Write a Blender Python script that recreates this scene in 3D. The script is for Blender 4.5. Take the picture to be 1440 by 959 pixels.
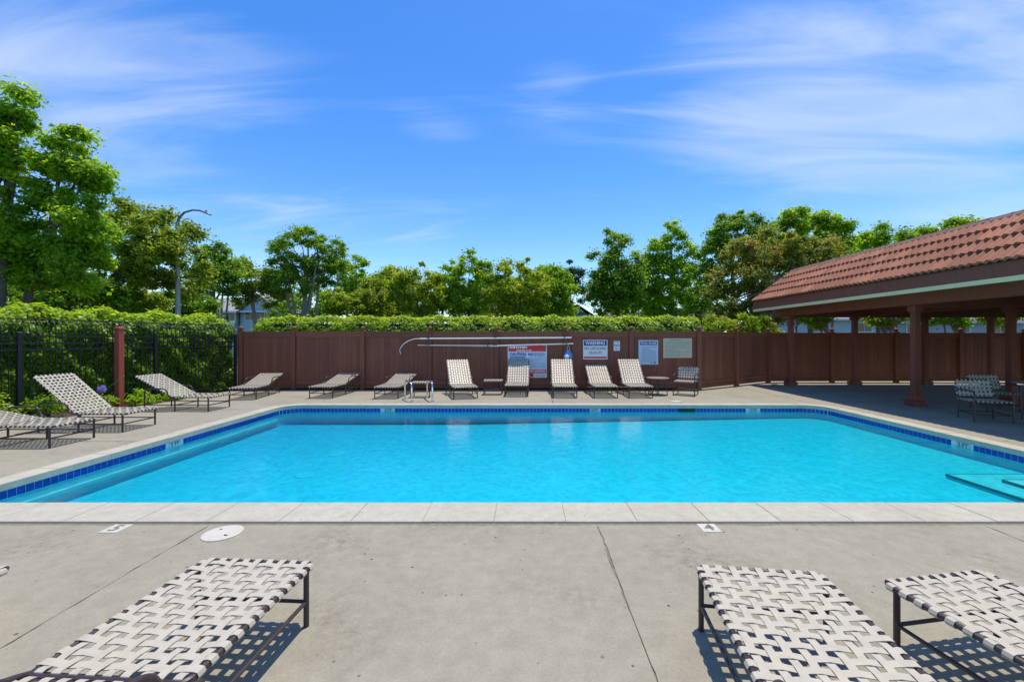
import bpy, bmesh, math, random
import numpy as np
from mathutils import Vector, Matrix
random.seed(7); RNG = np.random.default_rng(11)
PI = math.pi
for o in list(bpy.data.objects): bpy.data.objects.remove(o)
SC = bpy.context.scene
COL = SC.collection
# ------------------------------------------------------------------ camera
F, H, CX, CY = 590.0, 1.56, 738.0, 477.0          # focal length in photo pixels, eye height, principal point
cd = bpy.data.cameras.new('camera'); cam = bpy.data.objects.new('camera', cd); COL.objects.link(cam)
cd.sensor_width = 36; cd.lens = F / 1440 * 36
cd.shift_x = -(CX - 720) / 1440; cd.shift_y = -(479.5 - CY) / 1440
cd.clip_start = 0.05; cd.clip_end = 3000
cam.location = (0, 0, H); cam.rotation_euler = (PI / 2, 0, 0)
SC.camera = cam
# ------------------------------------------------------------------ light
SUN = Vector((0.13, 0.17, 0.975)).normalized()     # direction towards the sun
EL = math.asin(SUN.z); AZ = math.atan2(SUN.x, SUN.y)
w = bpy.data.worlds.new('World'); SC.world = w; w.use_nodes = True
nt = w.node_tree; nt.nodes.clear()
def N(nt, t, **k):
    n = nt.nodes.new(t)
    for a, b in k.items(): setattr(n, a, b)
    return n
def build_world():
    L = nt.links.new
    sky = N(nt, 'ShaderNodeTexSky', sky_type='NISHITA'); sky.sun_disc = False
    sky.sun_elevation = EL; sky.sun_rotation = AZ
    sky.altitude = 0; sky.air_density = 1.0; sky.dust_density = 0.3; sky.ozone_density = 2.5
    hs = N(nt, 'ShaderNodeHueSaturation'); hs.inputs['Saturation'].default_value = 1.36; hs.inputs['Value'].default_value = 1.45; hs.inputs['Hue'].default_value = 0.509
    L(sky.outputs[0], hs.inputs['Color'])
    tc = N(nt, 'ShaderNodeTexCoord'); sep = N(nt, 'ShaderNodeSeparateXYZ'); L(tc.outputs['Generated'], sep.inputs[0])
    za = N(nt, 'ShaderNodeMath', operation='ADD'); L(sep.outputs['Z'], za.inputs[0]); za.inputs[1].default_value = 0.18
    zm = N(nt, 'ShaderNodeMath', operation='MAXIMUM'); L(za.outputs[0], zm.inputs[0]); zm.inputs[1].default_value = 0.05
    dx = N(nt, 'ShaderNodeMath', operation='DIVIDE'); L(sep.outputs['X'], dx.inputs[0]); L(zm.outputs[0], dx.inputs[1])
    dy = N(nt, 'ShaderNodeMath', operation='DIVIDE'); L(sep.outputs['Y'], dy.inputs[0]); L(zm.outputs[0], dy.inputs[1])
    cb = N(nt, 'ShaderNodeCombineXYZ'); L(dx.outputs[0], cb.inputs[0]); L(dy.outputs[0], cb.inputs[1])
    # big soft veils
    m1 = N(nt, 'ShaderNodeMapping'); m1.inputs['Location'].default_value = (3.1, 1.3, 0); m1.inputs['Rotation'].default_value = (0, 0, 0.35); m1.inputs['Scale'].default_value = (0.55, 0.9, 1)
    L(cb.outputs[0], m1.inputs[0])
    n1 = N(nt, 'ShaderNodeTexNoise'); n1.inputs['Scale'].default_value = 1.0; n1.inputs['Detail'].default_value = 3; n1.inputs['Roughness'].default_value = 0.45; n1.inputs['Distortion'].default_value = 0.5
    L(m1.outputs[0], n1.inputs['Vector'])
    # streaky detail
    m2 = N(nt, 'ShaderNodeMapping'); m2.inputs['Location'].default_value = (0.4, 5.2, 0); m2.inputs['Rotation'].default_value = (0, 0, 0.5); m2.inputs['Scale'].default_value = (0.55, 2.4, 1)
    L(cb.outputs[0], m2.inputs[0])
    n2 = N(nt, 'ShaderNodeTexNoise'); n2.inputs['Scale'].default_value = 1.5; n2.inputs['Detail'].default_value = 11; n2.inputs['Roughness'].default_value = 0.56; n2.inputs['Distortion'].default_value = 1.1
    L(m2.outputs[0], n2.inputs['Vector'])
    mul = N(nt, 'ShaderNodeMath', operation='MULTIPLY'); L(n1.outputs[0], mul.inputs[0]); L(n2.outputs[0], mul.inputs[1])
    # where the veils gather: soft banks round these directions, the rest of the sky stays thinly streaked
    acc = None
    for (c, rad, amp) in (((-0.66, 0.64, 0.38), 0.42, 0.17), ((0.66, 0.66, 0.36), 0.52, 0.19), ((0.40, 0.80, 0.42), 0.25, 0.09), ((0.06, 0.846, 0.53), 0.11, 0.10), ((-0.19, 0.877, 0.44), 0.13, 0.12), ((-0.10, 0.91, 0.38), 0.09, 0.11), ((-0.10, 0.95, 0.24), 0.30, 0.09), ((0.7, -0.6, 0.4), 0.5, 0.08), ((-0.5, -0.7, 0.45), 0.5, 0.08)):
        fl = 2.6 if rad < 0.2 else 1.5
        vm = N(nt, 'ShaderNodeVectorMath', operation='MULTIPLY'); L(tc.outputs['Generated'], vm.inputs[0]); vm.inputs[1].default_value = (1, 1, fl)
        ds = N(nt, 'ShaderNodeVectorMath', operation='DISTANCE'); L(vm.outputs[0], ds.inputs[0]); ds.inputs[1].default_value = (c[0], c[1], c[2] * fl); rad *= 1.25
        mr = N(nt, 'ShaderNodeMapRange', interpolation_type='SMOOTHERSTEP'); L(ds.outputs['Value'], mr.inputs['Value'])
        mr.inputs['From Min'].default_value = 0; mr.inputs['From Max'].default_value = rad; mr.inputs['To Min'].default_value = amp; mr.inputs['To Max'].default_value = 0
        if acc is None: acc = mr.outputs[0]
        else:
            ad = N(nt, 'ShaderNodeMath', operation='ADD'); L(acc, ad.inputs[0]); L(mr.outputs[0], ad.inputs[1]); acc = ad.outputs[0]
    ad = N(nt, 'ShaderNodeMath', operation='ADD'); L(mul.outputs[0], ad.inputs[0]); L(acc, ad.inputs[1])
    rp = N(nt, 'ShaderNodeValToRGB'); rp.color_ramp.interpolation = 'EASE'
    rp.color_ramp.elements[0].position = 0.285; rp.color_ramp.elements[0].color = (0, 0, 0, 1)
    rp.color_ramp.elements[1].position = 0.62; rp.color_ramp.elements[1].color = (0.66, 0.66, 0.66, 1)
    L(ad.outputs[0], rp.inputs[0])
    mx = N(nt, 'ShaderNodeMix', data_type='RGBA'); L(rp.outputs[0], mx.inputs['Factor']); L(hs.outputs[0], mx.inputs['A'])
    mx.inputs['B'].default_value = (5.0, 5.7, 7.0, 1)
    bg = N(nt, 'ShaderNodeBackground'); bg.inputs['Strength'].default_value = 0.124
    L(mx.outputs['Result'], bg.inputs['Color'])
    out = N(nt, 'ShaderNodeOutputWorld'); L(bg.outputs[0], out.inputs[0])
build_world()
sd = bpy.data.lights.new('sun', 'SUN'); sd.energy = 3.7; sd.angle = math.radians(0.5); sd.color = (1.0, 0.91, 0.76)
so = bpy.data.objects.new('sun', sd); COL.objects.link(so); so.location = (3, 4, 25)
so.rotation_euler = (-SUN).to_track_quat('-Z', 'Y').to_euler()
vs = SC.view_settings; vs.view_transform = 'Standard'; vs.look = 'None'; vs.exposure = 0.3; vs.gamma = 1.0; vs.use_curve_mapping = False
SC.render.engine = 'CYCLES'
SC.cycles.max_bounces = 8; SC.cycles.transparent_max_bounces = 16; SC.cycles.volume_bounces = 0

def PX(px, Y): return (px - CX) / F * Y            # world X of a photo column at distance Y
def PZ(py, Y): return H - (py - CY) / F * Y        # world Z of a photo row at distance Y
def GY(py, z=0.0): return F * (H - z) / (py - CY)  # distance of a point at height z seen on a row
# ------------------------------------------------------------------ materials
MATS = {}
def new_mat(name):
    m = bpy.data.materials.new(name); m.use_nodes = True; t = m.node_tree; t.nodes.clear()
    o = N(t, 'ShaderNodeOutputMaterial'); p = N(t, 'ShaderNodeBsdfPrincipled'); t.links.new(p.outputs[0], o.inputs[0])
    MATS[name] = m
    return m, t, p, o
def noise(t, scale, detail=4, rough=0.5, vec=None, dist=0.0):
    n = N(t, 'ShaderNodeTexNoise'); n.inputs['Scale'].default_value = scale; n.inputs['Detail'].default_value = detail
    n.inputs['Roughness'].default_value = rough; n.inputs['Distortion'].default_value = dist
    if vec is not None: t.links.new(vec, n.inputs['Vector'])
    return n
def ramp(t, fac, stops, interp='LINEAR'):
    r = N(t, 'ShaderNodeValToRGB'); r.color_ramp.interpolation = interp
    while len(r.color_ramp.elements) < len(stops): r.color_ramp.elements.new(0.5)
    for e, (p, c) in zip(r.color_ramp.elements, stops):
        e.position = p; e.color = (c[0], c[1], c[2], 1) if len(c) == 3 else c
    t.links.new(fac, r.inputs[0]); return r
def mixc(t, fac, a, b, mode='MIX'):
    m = N(t, 'ShaderNodeMix', data_type='RGBA', blend_type=mode)
    for s, v in (('Factor', fac), ('A', a), ('B', b)):
        if hasattr(v, 'links'): t.links.new(v, m.inputs[s])
        elif isinstance(v, (int, float)): m.inputs[s].default_value = v
        else: m.inputs[s].default_value = (v[0], v[1], v[2], 1)
    return m.outputs['Result']
def bump(t, p, h, strength=0.3, dist=0.01):
    b = N(t, 'ShaderNodeBump'); b.inputs['Strength'].default_value = strength; b.inputs['Distance'].default_value = dist
    t.links.new(h, b.inputs['Height']); t.links.new(b.outputs[0], p.inputs['Normal'])
def wpos(t):
    g = N(t, 'ShaderNodeNewGeometry'); return g.outputs['Position']
def simple(name, col, rough=0.5, metal=0.0, var=0.12, scale=6.0, spec=0.5, bmp=0.0, bscale=60):
    m, t, p, o = new_mat(name); v = wpos(t)
    n = noise(t, scale, 5, 0.55, v)
    r = ramp(t, n.outputs[0], [(0.3, [c * (1 - var) for c in col]), (0.7, [min(1, c * (1 + var)) for c in col])])
    t.links.new(r.outputs[0], p.inputs['Base Color'])
    p.inputs['Roughness'].default_value = rough; p.inputs['Metallic'].default_value = metal; p.inputs['Specular IOR Level'].default_value = spec
    if bmp:
        n2 = noise(t, bscale, 4, 0.6, v); bump(t, p, n2.outputs[0], bmp, 0.004)
    return m
def concrete(name, a, b, speck=0.5, stain=(0.16, 0.135, 0.10)):
    m, t, p, o = new_mat(name); v = wpos(t)
    n1 = noise(t, 0.7, 6, 0.6, v, 0.4); n2 = noise(t, 9, 6, 0.65, v)
    base = ramp(t, n1.outputs[0], [(0.3, a), (0.7, b)]).outputs[0]
    fine = ramp(t, n2.outputs[0], [(0.25, (0.84, 0.84, 0.84)), (0.75, (1.1, 1.1, 1.1))]).outputs[0]
    c = mixc(t, 1.0, base, fine, 'MULTIPLY')
    n3 = noise(t, 1.1, 3, 0.5, v, 0.3); n4 = noise(t, 14, 6, 0.75, v)
    ml = N(t, 'ShaderNodeMath', operation='MULTIPLY'); t.links.new(ramp(t, n3.outputs[0], [(0.50, (0, 0, 0)), (0.70, (1, 1, 1))]).outputs[0], ml.inputs[0])
    t.links.new(ramp(t, n4.outputs[0], [(0.42, (0, 0, 0)), (0.68, (0.8, 0.8, 0.8))]).outputs[0], ml.inputs[1])
    c = mixc(t, ml.outputs[0], c, stain)
    vo = N(t, 'ShaderNodeTexVoronoi'); vo.inputs['Scale'].default_value = 13; t.links.new(v, vo.inputs['Vector'])
    sp = N(t, 'ShaderNodeSeparateColor'); t.links.new(vo.outputs['Color'], sp.inputs[0])
    # small dark chips: only some cells carry one, each of its own size
    sz = N(t, 'ShaderNodeMath', operation='MULTIPLY'); t.links.new(sp.outputs[0], sz.inputs[0]); sz.inputs[1].default_value = 0.13
    lt = N(t, 'ShaderNodeMath', operation='LESS_THAN'); t.links.new(vo.outputs['Distance'], lt.inputs[0]); t.links.new(sz.outputs[0], lt.inputs[1])
    n5 = noise(t, 2.2, 2, 0.5, v); gate = ramp(t, n5.outputs[0], [(0.44, (0, 0, 0)), (0.56, (1, 1, 1))])
    g2 = N(t, 'ShaderNodeMath', operation='MULTIPLY'); t.links.new(lt.outputs[0], g2.inputs[0]); t.links.new(gate.outputs[0], g2.inputs[1])
    g3 = N(t, 'ShaderNodeMath', operation='MULTIPLY'); t.links.new(g2.outputs[0], g3.inputs[0]); g3.inputs[1].default_value = speck
    c = mixc(t, g3.outputs[0], c, (0.06, 0.05, 0.04))
    ng = noise(t, 70, 3, 0.7, v); c = mixc(t, 1.0, c, ramp(t, ng.outputs[0], [(0.3, (0.88, 0.88, 0.87)), (0.7, (1.09, 1.09, 1.09))]).outputs[0], 'MULTIPLY')
    v2 = N(t, 'ShaderNodeTexVoronoi'); v2.inputs['Scale'].default_value = 34; t.links.new(v, v2.inputs['Vector'])
    s2 = N(t, 'ShaderNodeSeparateColor'); t.links.new(v2.outputs['Color'], s2.inputs[0])
    z2 = N(t, 'ShaderNodeMath', operation='MULTIPLY_ADD'); t.links.new(s2.outputs[1], z2.inputs[0]); z2.inputs[1].default_value = 0.42; z2.inputs[2].default_value = -0.24
    l2 = N(t, 'ShaderNodeMath', operation='LESS_THAN'); t.links.new(v2.outputs['Distance'], l2.inputs[0]); t.links.new(z2.outputs[0], l2.inputs[1])
    n7 = noise(t, 0.9, 3, 0.6, v); g7 = ramp(t, n7.outputs[0], [(0.47, (0, 0, 0)), (0.62, (0.6, 0.6, 0.6))])
    m7 = N(t, 'ShaderNodeMath', operation='MULTIPLY'); t.links.new(l2.outputs[0], m7.inputs[0]); t.links.new(g7.outputs[0], m7.inputs[1])
    c = mixc(t, m7.outputs[0], c, (0.11, 0.095, 0.07))
    t.links.new(c, p.inputs['Base Color']); p.inputs['Roughness'].default_value = 0.85; p.inputs['Specular IOR Level'].default_value = 0.25
    n6 = noise(t, 90, 4, 0.7, v); bump(t, p, n6.outputs[0], 0.25, 0.004)
    return m
concrete('deck', (0.300, 0.276, 0.208), (0.345, 0.318, 0.240), 0.85, (0.16, 0.135, 0.095))
concrete('coping', (0.435, 0.405, 0.315), (0.50, 0.47, 0.372), 0.6, (0.36, 0.315, 0.235))
simple('joint', (0.22, 0.185, 0.125), 0.9, var=0.25, scale=20)
simple('filler', (0.20, 0.175, 0.13), 0.9, var=0.45, scale=14)
simple('dirt', (0.055, 0.04, 0.026), 0.95, var=0.4, scale=5)
simple('grass', (0.045, 0.075, 0.02), 0.95, var=0.35, scale=1.2)
simple('strap', (0.49, 0.44, 0.335), 0.42, var=0.09, scale=16, spec=0.4)
simple('bronze', (0.05, 0.033, 0.029), 0.38, var=0.2, scale=25, spec=0.5)
simple('iron', (0.012, 0.012, 0.013), 0.4, var=0.2, scale=25)
simple('chrome', (0.75, 0.76, 0.78), 0.14, metal=1.0, var=0.03)
simple('white_paint', (0.76, 0.75, 0.72), 0.5, var=0.04)
simple('grey_pole', (0.46, 0.46, 0.45), 0.55, var=0.1, scale=3)
simple('lamp_grey', (0.16, 0.16, 0.165), 0.5)
simple('bark', (0.13, 0.095, 0.07), 0.9, var=0.4, scale=7, bmp=0.6, bscale=18)
simple('pale_bark', (0.30, 0.25, 0.20), 0.9, var=0.35, scale=7, bmp=0.6, bscale=18)
simple('dark_twig_core', (0.018, 0.022, 0.010), 0.95, var=0.5, scale=9)
simple('sign_white', (0.86, 0.84, 0.80), 0.45, var=0.02)
simple('sign_blue', (0.012, 0.035, 0.24), 0.45, var=0.05)
simple('sign_red', (0.72, 0.022, 0.03), 0.45, var=0.05)
simple('sign_ink', (0.05, 0.05, 0.07), 0.5, var=0.02)
simple('sign_tan', (0.62, 0.56, 0.36), 0.5, var=0.05)
simple('sign_pale_blue', (0.55, 0.68, 0.80), 0.45, var=0.03)
simple('sign_grey_ink', (0.24, 0.27, 0.30), 0.5, var=0.02)
simple('bag_blue', (0.10, 0.32, 0.62), 0.5, var=0.15, scale=14)
simple('pale_green_paint', (0.80, 0.64, 0.33), 0.6, var=0.05)
simple('mortar', (0.52, 0.30, 0.21), 0.85, var=0.12, scale=4)
simple('ridge_tile', (0.17, 0.075, 0.052), 0.8, var=0.3, scale=3)
simple('roof_felt', (0.12, 0.11, 0.10), 0.9)
simple('house_blue', (0.50, 0.58, 0.70), 0.7, var=0.04, scale=1)
simple('house_grey', (0.34, 0.38, 0.46), 0.7, var=0.05, scale=1)
simple('house_slate', (0.16, 0.18, 0.24), 0.7, var=0.05, scale=1)
simple('shingle', (0.28, 0.27, 0.27), 0.9, var=0.2, scale=2)
simple('trim_white', (0.75, 0.75, 0.75), 0.6, var=0.03)
simple('pane_glass', (0.03, 0.04, 0.05), 0.08, var=0.1)
simple('tile_blue', (0.008, 0.045, 0.33), 0.12, var=0.3, scale=14)
simple('marker_tile', (0.42, 0.50, 0.52), 0.2, var=0.04)
simple('dark_trim', (0.08, 0.22, 0.24), 0.3)
simple('skimmer_dark', (0.012, 0.014, 0.016), 0.6)
simple('flower_violet', (0.36, 0.28, 0.74), 0.6, var=0.25, scale=40)
simple('stem_green', (0.14, 0.22, 0.05), 0.6, var=0.2)
simple('lid_white', (0.56, 0.52, 0.43), 0.5, var=0.07, scale=9)
simple('table_top', (0.30, 0.24, 0.235), 0.35, var=0.06)
simple('house_roof_brown', (0.17, 0.155, 0.15), 0.9, var=0.2, scale=2)
def wood(name, col):
    m, t, p, o = new_mat(name); v = wpos(t); oi = N(t, 'ShaderNodeObjectInfo')
    mp = N(t, 'ShaderNodeMapping'); mp.inputs['Scale'].default_value = (14, 14, 0.8); t.links.new(v, mp.inputs[0])
    n = noise(t, 2.0, 6, 0.6, mp.outputs[0], 0.4); n2 = noise(t, 1.3, 4, 0.6, v)
    c = ramp(t, n.outputs[0], [(0.25, [x * 0.82 for x in col]), (0.8, [x * 1.16 for x in col])]).outputs[0]
    k = ramp(t, oi.outputs['Random'], [(0.0, (0.84, 0.84, 0.84)), (1.0, (1.14, 1.12, 1.1))]).outputs[0]
    c = mixc(t, 1.0, c, k, 'MULTIPLY')
    c = mixc(t, ramp(t, n2.outputs[0], [(0.55, (0, 0, 0)), (0.8, (0.35, 0.35, 0.35))]).outputs[0], c, [x * 1.35 + 0.012 for x in col])
    t.links.new(c, p.inputs['Base Color']); p.inputs['Roughness'].default_value = 0.62; p.inputs['Specular IOR Level'].default_value = 0.35
    bump(t, p, n.outputs[0], 0.25, 0.003)
wood('fence_brown', (0.245, 0.084, 0.046))
wood('post_red', (0.36, 0.085, 0.050))
wood('beam_brown', (0.24, 0.074, 0.045))
def roof_tile_mat():
    m, t, p, o = new_mat('roof_tile'); v = wpos(t); oi = N(t, 'ShaderNodeObjectInfo')
    c = ramp(t, oi.outputs['Random'], [(0.0, (0.27, 0.10, 0.055)), (0.5, (0.35, 0.135, 0.074)), (1.0, (0.43, 0.175, 0.10))]).outputs[0]
    n = noise(t, 7, 6, 0.7, v); n2 = noise(t, 45, 4, 0.7, v)
    c = mixc(t, ramp(t, n.outputs[0], [(0.5, (0, 0, 0)), (0.75, (0.55, 0.55, 0.55))]).outputs[0], c, (0.20, 0.12, 0.085))
    t.links.new(c, p.inputs['Base Color']); p.inputs['Roughness'].default_value = 0.8; p.inputs['Specular IOR Level'].default_value = 0.3
    bump(t, p, n2.outputs[0], 0.3, 0.004)
roof_tile_mat()
def plaster():
    m, t, p, o = new_mat('pool_plaster'); v = wpos(t)
    n1 = noise(t, 3.0, 5, 0.6, v, 0.6)
    c = ramp(t, n1.outputs[0], [(0.3, (0.48, 0.62, 0.66)), (0.7, (0.56, 0.68, 0.71))]).outputs[0]
    t.links.new(c, p.inputs['Base Color']); p.inputs['Roughness'].default_value = 0.7
plaster()
simple('teal_band', (0.12, 0.42, 0.48), 0.4, var=0.08, scale=6)
def water_mat():
    m, t, p, o = new_mat('pool_water'); t.nodes.remove(p); v = wpos(t)
    mp = N(t, 'ShaderNodeMapping'); mp.inputs['Scale'].default_value = (1.0, 1.0, 1.0); t.links.new(v, mp.inputs[0])
    n1 = noise(t, 5.5, 5, 0.6, mp.outputs[0], 0.8)
    b = N(t, 'ShaderNodeBump'); b.inputs['Strength'].default_value = 0.25; b.inputs['Distance'].default_value = 0.03; t.links.new(n1.outputs[0], b.inputs['Height'])
    gl = N(t, 'ShaderNodeBsdfGlossy'); gl.inputs['Roughness'].default_value = 0.04; t.links.new(b.outputs[0], gl.inputs['Normal'])
    # voronoi tint painted into the transparent colour imitates caustic light from ripples
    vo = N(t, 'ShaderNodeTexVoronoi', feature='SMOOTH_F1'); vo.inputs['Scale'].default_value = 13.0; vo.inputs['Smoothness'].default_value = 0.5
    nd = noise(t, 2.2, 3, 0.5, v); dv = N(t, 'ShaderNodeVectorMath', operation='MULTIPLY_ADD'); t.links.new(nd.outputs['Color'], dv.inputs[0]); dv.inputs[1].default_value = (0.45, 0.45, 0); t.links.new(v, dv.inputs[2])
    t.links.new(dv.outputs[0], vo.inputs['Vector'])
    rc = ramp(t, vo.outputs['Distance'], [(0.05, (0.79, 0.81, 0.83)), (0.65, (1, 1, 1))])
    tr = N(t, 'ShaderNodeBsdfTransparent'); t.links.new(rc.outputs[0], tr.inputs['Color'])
    fr = N(t, 'ShaderNodeFresnel'); fr.inputs['IOR'].default_value = 1.33; t.links.new(b.outputs[0], fr.inputs['Normal'])
    mx = N(t, 'ShaderNodeMixShader'); t.links.new(fr.outputs[0], mx.inputs[0]); t.links.new(tr.outputs[0], mx.inputs[1]); t.links.new(gl.outputs[0], mx.inputs[2])
    t.links.new(mx.outputs[0], o.inputs['Surface'])
    va = N(t, 'ShaderNodeVolumeAbsorption'); va.inputs['Color'].default_value = (0.0, 0.935, 0.985, 1); va.inputs['Density'].default_value = 4.6
    t.links.new(va.outputs[0], o.inputs['Volume'])
water_mat()
def leaf_mat(name, dark, mid, light, trans=0.35, rough=0.5):
    trans = min(0.6, trans + 0.08)
    m, t, p, o = new_mat(name)
    at = N(t, 'ShaderNodeAttribute', attribute_name='rnd')
    c = ramp(t, at.outputs['Fac'], [(0.0, dark), (0.5, mid), (1.0, light)]).outputs[0]
    t.links.new(c, p.inputs['Base Color']); p.inputs['Roughness'].default_value = rough; p.inputs['Specular IOR Level'].default_value = 0.35
    tl = N(t, 'ShaderNodeBsdfTranslucent'); cl = mixc(t, 1.0, c, (1.95, 1.8, 0.9), 'MULTIPLY'); t.links.new(cl, tl.inputs['Color'])
    mx = N(t, 'ShaderNodeMixShader'); mx.inputs[0].default_value = trans
    t.links.new(p.outputs[0], mx.inputs[1]); t.links.new(tl.outputs[0], mx.inputs[2]); t.links.new(mx.outputs[0], o.inputs[0])
leaf_mat('leaf_bright', (0.130, 0.260, 0.014), (0.240, 0.400, 0.020), (0.390, 0.520, 0.030), 0.54)
leaf_mat('leaf_deep', (0.100, 0.205, 0.020), (0.175, 0.315, 0.025), (0.270, 0.415, 0.036), 0.52)
leaf_mat('leaf_olive', (0.120, 0.190, 0.020), (0.215, 0.300, 0.028), (0.330, 0.405, 0.045), 0.52)
leaf_mat('leaf_yellow', (0.159, 0.244, 0.017), (0.268, 0.360, 0.022), (0.415, 0.476, 0.037), 0.5)
leaf_mat('leaf_rust', (0.100, 0.165, 0.020), (0.200, 0.245, 0.034), (0.400, 0.255, 0.070), 0.48)
leaf_mat('leaf_blue', (0.034, 0.091, 0.041), (0.059, 0.134, 0.061), (0.098, 0.183, 0.081), 0.3)
leaf_mat('leaf_hedge', (0.073, 0.171, 0.015), (0.195, 0.329, 0.020), (0.415, 0.525, 0.037), 0.45, 0.4)
leaf_mat('leaf_ivy', (0.085, 0.180, 0.015), (0.215, 0.360, 0.025), (0.400, 0.510, 0.065), 0.55, 0.35)
# ------------------------------------------------------------------ mesh helpers
class MB:
    def __init__(s): s.v = []; s.f = []
    def add(s, vs, fs):
        n = len(s.v); s.v += [tuple(p) for p in vs]; s.f += [tuple(i + n for i in f) for f in fs]; return s
    def box(s, x0, x1, y0, y1, z0, z1, M=None, bev=0.0):
        if bev <= 0:
            P = [Vector(p) for p in ((x0, y0, z0), (x1, y0, z0), (x1, y1, z0), (x0, y1, z0), (x0, y0, z1), (x1, y0, z1), (x1, y1, z1), (x0, y1, z1))]
            Fc = [(3, 2, 1, 0), (4, 5, 6, 7), (0, 1, 5, 4), (1, 2, 6, 5), (2, 3, 7, 6), (3, 0, 4, 7)]
        else:
            bm = bmesh.new(); bmesh.ops.create_cube(bm, size=1.0)
            for q in bm.verts: q.co = Vector(((x0 + x1) / 2 + q.co.x * (x1 - x0), (y0 + y1) / 2 + q.co.y * (y1 - y0), (z0 + z1) / 2 + q.co.z * (z1 - z0)))
            bmesh.ops.bevel(bm, geom=list(bm.edges), offset=bev, segments=1, affect='EDGES')
            bm.verts.index_update(); P = [q.co.copy() for q in bm.verts]; Fc = [tuple(q.index for q in f.verts) for f in bm.faces]; bm.free()
        if M is not None: P = [M @ p for p in P]
        return s.add(P, Fc)
    def tube(s, pts, r, n=8, cap=True, smooth=0):
        pts = [Vector(p) for p in pts]
        if smooth:
            Q = []
            for i in range(len(pts) - 1):
                p0, p1, p2, p3 = pts[max(i - 1, 0)], pts[i], pts[i + 1], pts[min(i + 2, len(pts) - 1)]
                for j in range(smooth):
                    t = j / smooth; Q.append(0.5 * ((2 * p1) + (p2 - p0) * t + (2 * p0 - 5 * p1 + 4 * p2 - p3) * t * t + (3 * p1 - p0 - 3 * p2 + p3) * t ** 3))
            pts = Q + [pts[-1]]
        k = len(pts); rs = r if isinstance(r, (list, tuple)) else [r] * k
        up = Vector((0, 0, 1)); V = []; prev = None
        for i, p in enumerate(pts):
            d = (pts[min(i + 1, k - 1)] - pts[max(i - 1, 0)]).normalized()
            a = prev if prev is not None else (up if abs(d.z) < 0.9 else Vector((1, 0, 0)))
            a = (a - d * a.dot(d))
            if a.length < 1e-5: a = d.orthogonal()
            a.normalize(); b = d.cross(a); prev = a
            for j in range(n):
                t = 2 * PI * j / n; V.append(p + (a * math.cos(t) + b * math.sin(t)) * rs[i])
        Fc = [(i * n + j, i * n + (j + 1) % n, (i + 1) * n + (j + 1) % n, (i + 1) * n + j) for i in range(k - 1) for j in range(n)]
        if cap: Fc += [tuple(reversed(range(n))), tuple(range((k - 1) * n, k * n))]
        return s.add(V, Fc)
    def lathe(s, prof, n=24, c=(0, 0, 0)):
        V = []; k = len(prof)
        for r, z in prof:
            for j in range(n):
                t = 2 * PI * j / n; V.append((c[0] + r * math.cos(t), c[1] + r * math.sin(t), c[2] + z))
        Fc = [(i * n + j, i * n + (j + 1) % n, (i + 1) * n + (j + 1) % n, (i + 1) * n + j) for i in range(k - 1) for j in range(n)]
        Fc += [tuple(reversed(range(n))), tuple(range((k - 1) * n, k * n))]
        return s.add(V, Fc)
    def prism(s, poly, z0, z1):
        n = len(poly); V = [(x, y, z0) for x, y in poly] + [(x, y, z1) for x, y in poly]
        Fc = [tuple(reversed(range(n))), tuple(range(n, 2 * n))] + [(i, (i + 1) % n, n + (i + 1) % n, n + i) for i in range(n)]
        return s.add(V, Fc)
    def mesh(s, name, smooth=False):
        me = bpy.data.meshes.new(name); me.from_pydata(s.v, [], s.f); me.update()
        if smooth:
            me.polygons.foreach_set('use_smooth', [True] * len(me.polygons))
            try: me.set_sharp_from_angle(angle=math.radians(40))
            except Exception: pass
        return me
    def build(s, name, mat, parent=None, smooth=False): return obj(name, s.mesh(name, smooth), mat, parent)
def obj(name, me, mat, parent=None, loc=None, rot=None, label=None):
    o = bpy.data.objects.new(name, me); COL.objects.link(o)
    if mat and not me.materials: me.materials.append(MATS[mat])
    if parent is not None: o.parent = parent
    if loc is not None: o.location = loc
    if rot is not None: o.rotation_euler = rot
    if label: o['label'] = label
    return o
def tag(o, label, cat, group=None):
    o['label'] = label; o['category'] = cat
    if group: o['group'] = group
    return o
def struct(o): o['kind'] = 'structure'; return o
def thing(name, label, cat, loc=(0, 0, 0), rz=0.0, group=None):
    o = bpy.data.objects.new(name, None); COL.objects.link(o); o.location = loc; o.rotation_euler = (0, 0, rz); o.empty_display_size = 0.2
    return tag(o, label, cat, group)
def copy_tree(o, parent=None):
    c = o.copy(); COL.objects.link(c); c.parent = parent
    for ch in o.children: copy_tree(ch, c)
    return c
def text_mesh(body, size, align='CENTER', bold=0.0):
    cu = bpy.data.curves.new('lettering', 'FONT'); cu.body = body; cu.size = size; cu.align_x = align; cu.align_y = 'CENTER'; cu.offset = bold; cu.resolution_u = 2
    t = bpy.data.objects.new('lettering', cu); COL.objects.link(t)
    dg = bpy.context.evaluated_depsgraph_get(); me = bpy.data.meshes.new_from_object(t.evaluated_get(dg))
    bpy.data.objects.remove(t); me.name = 'lettering'; return me

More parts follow.
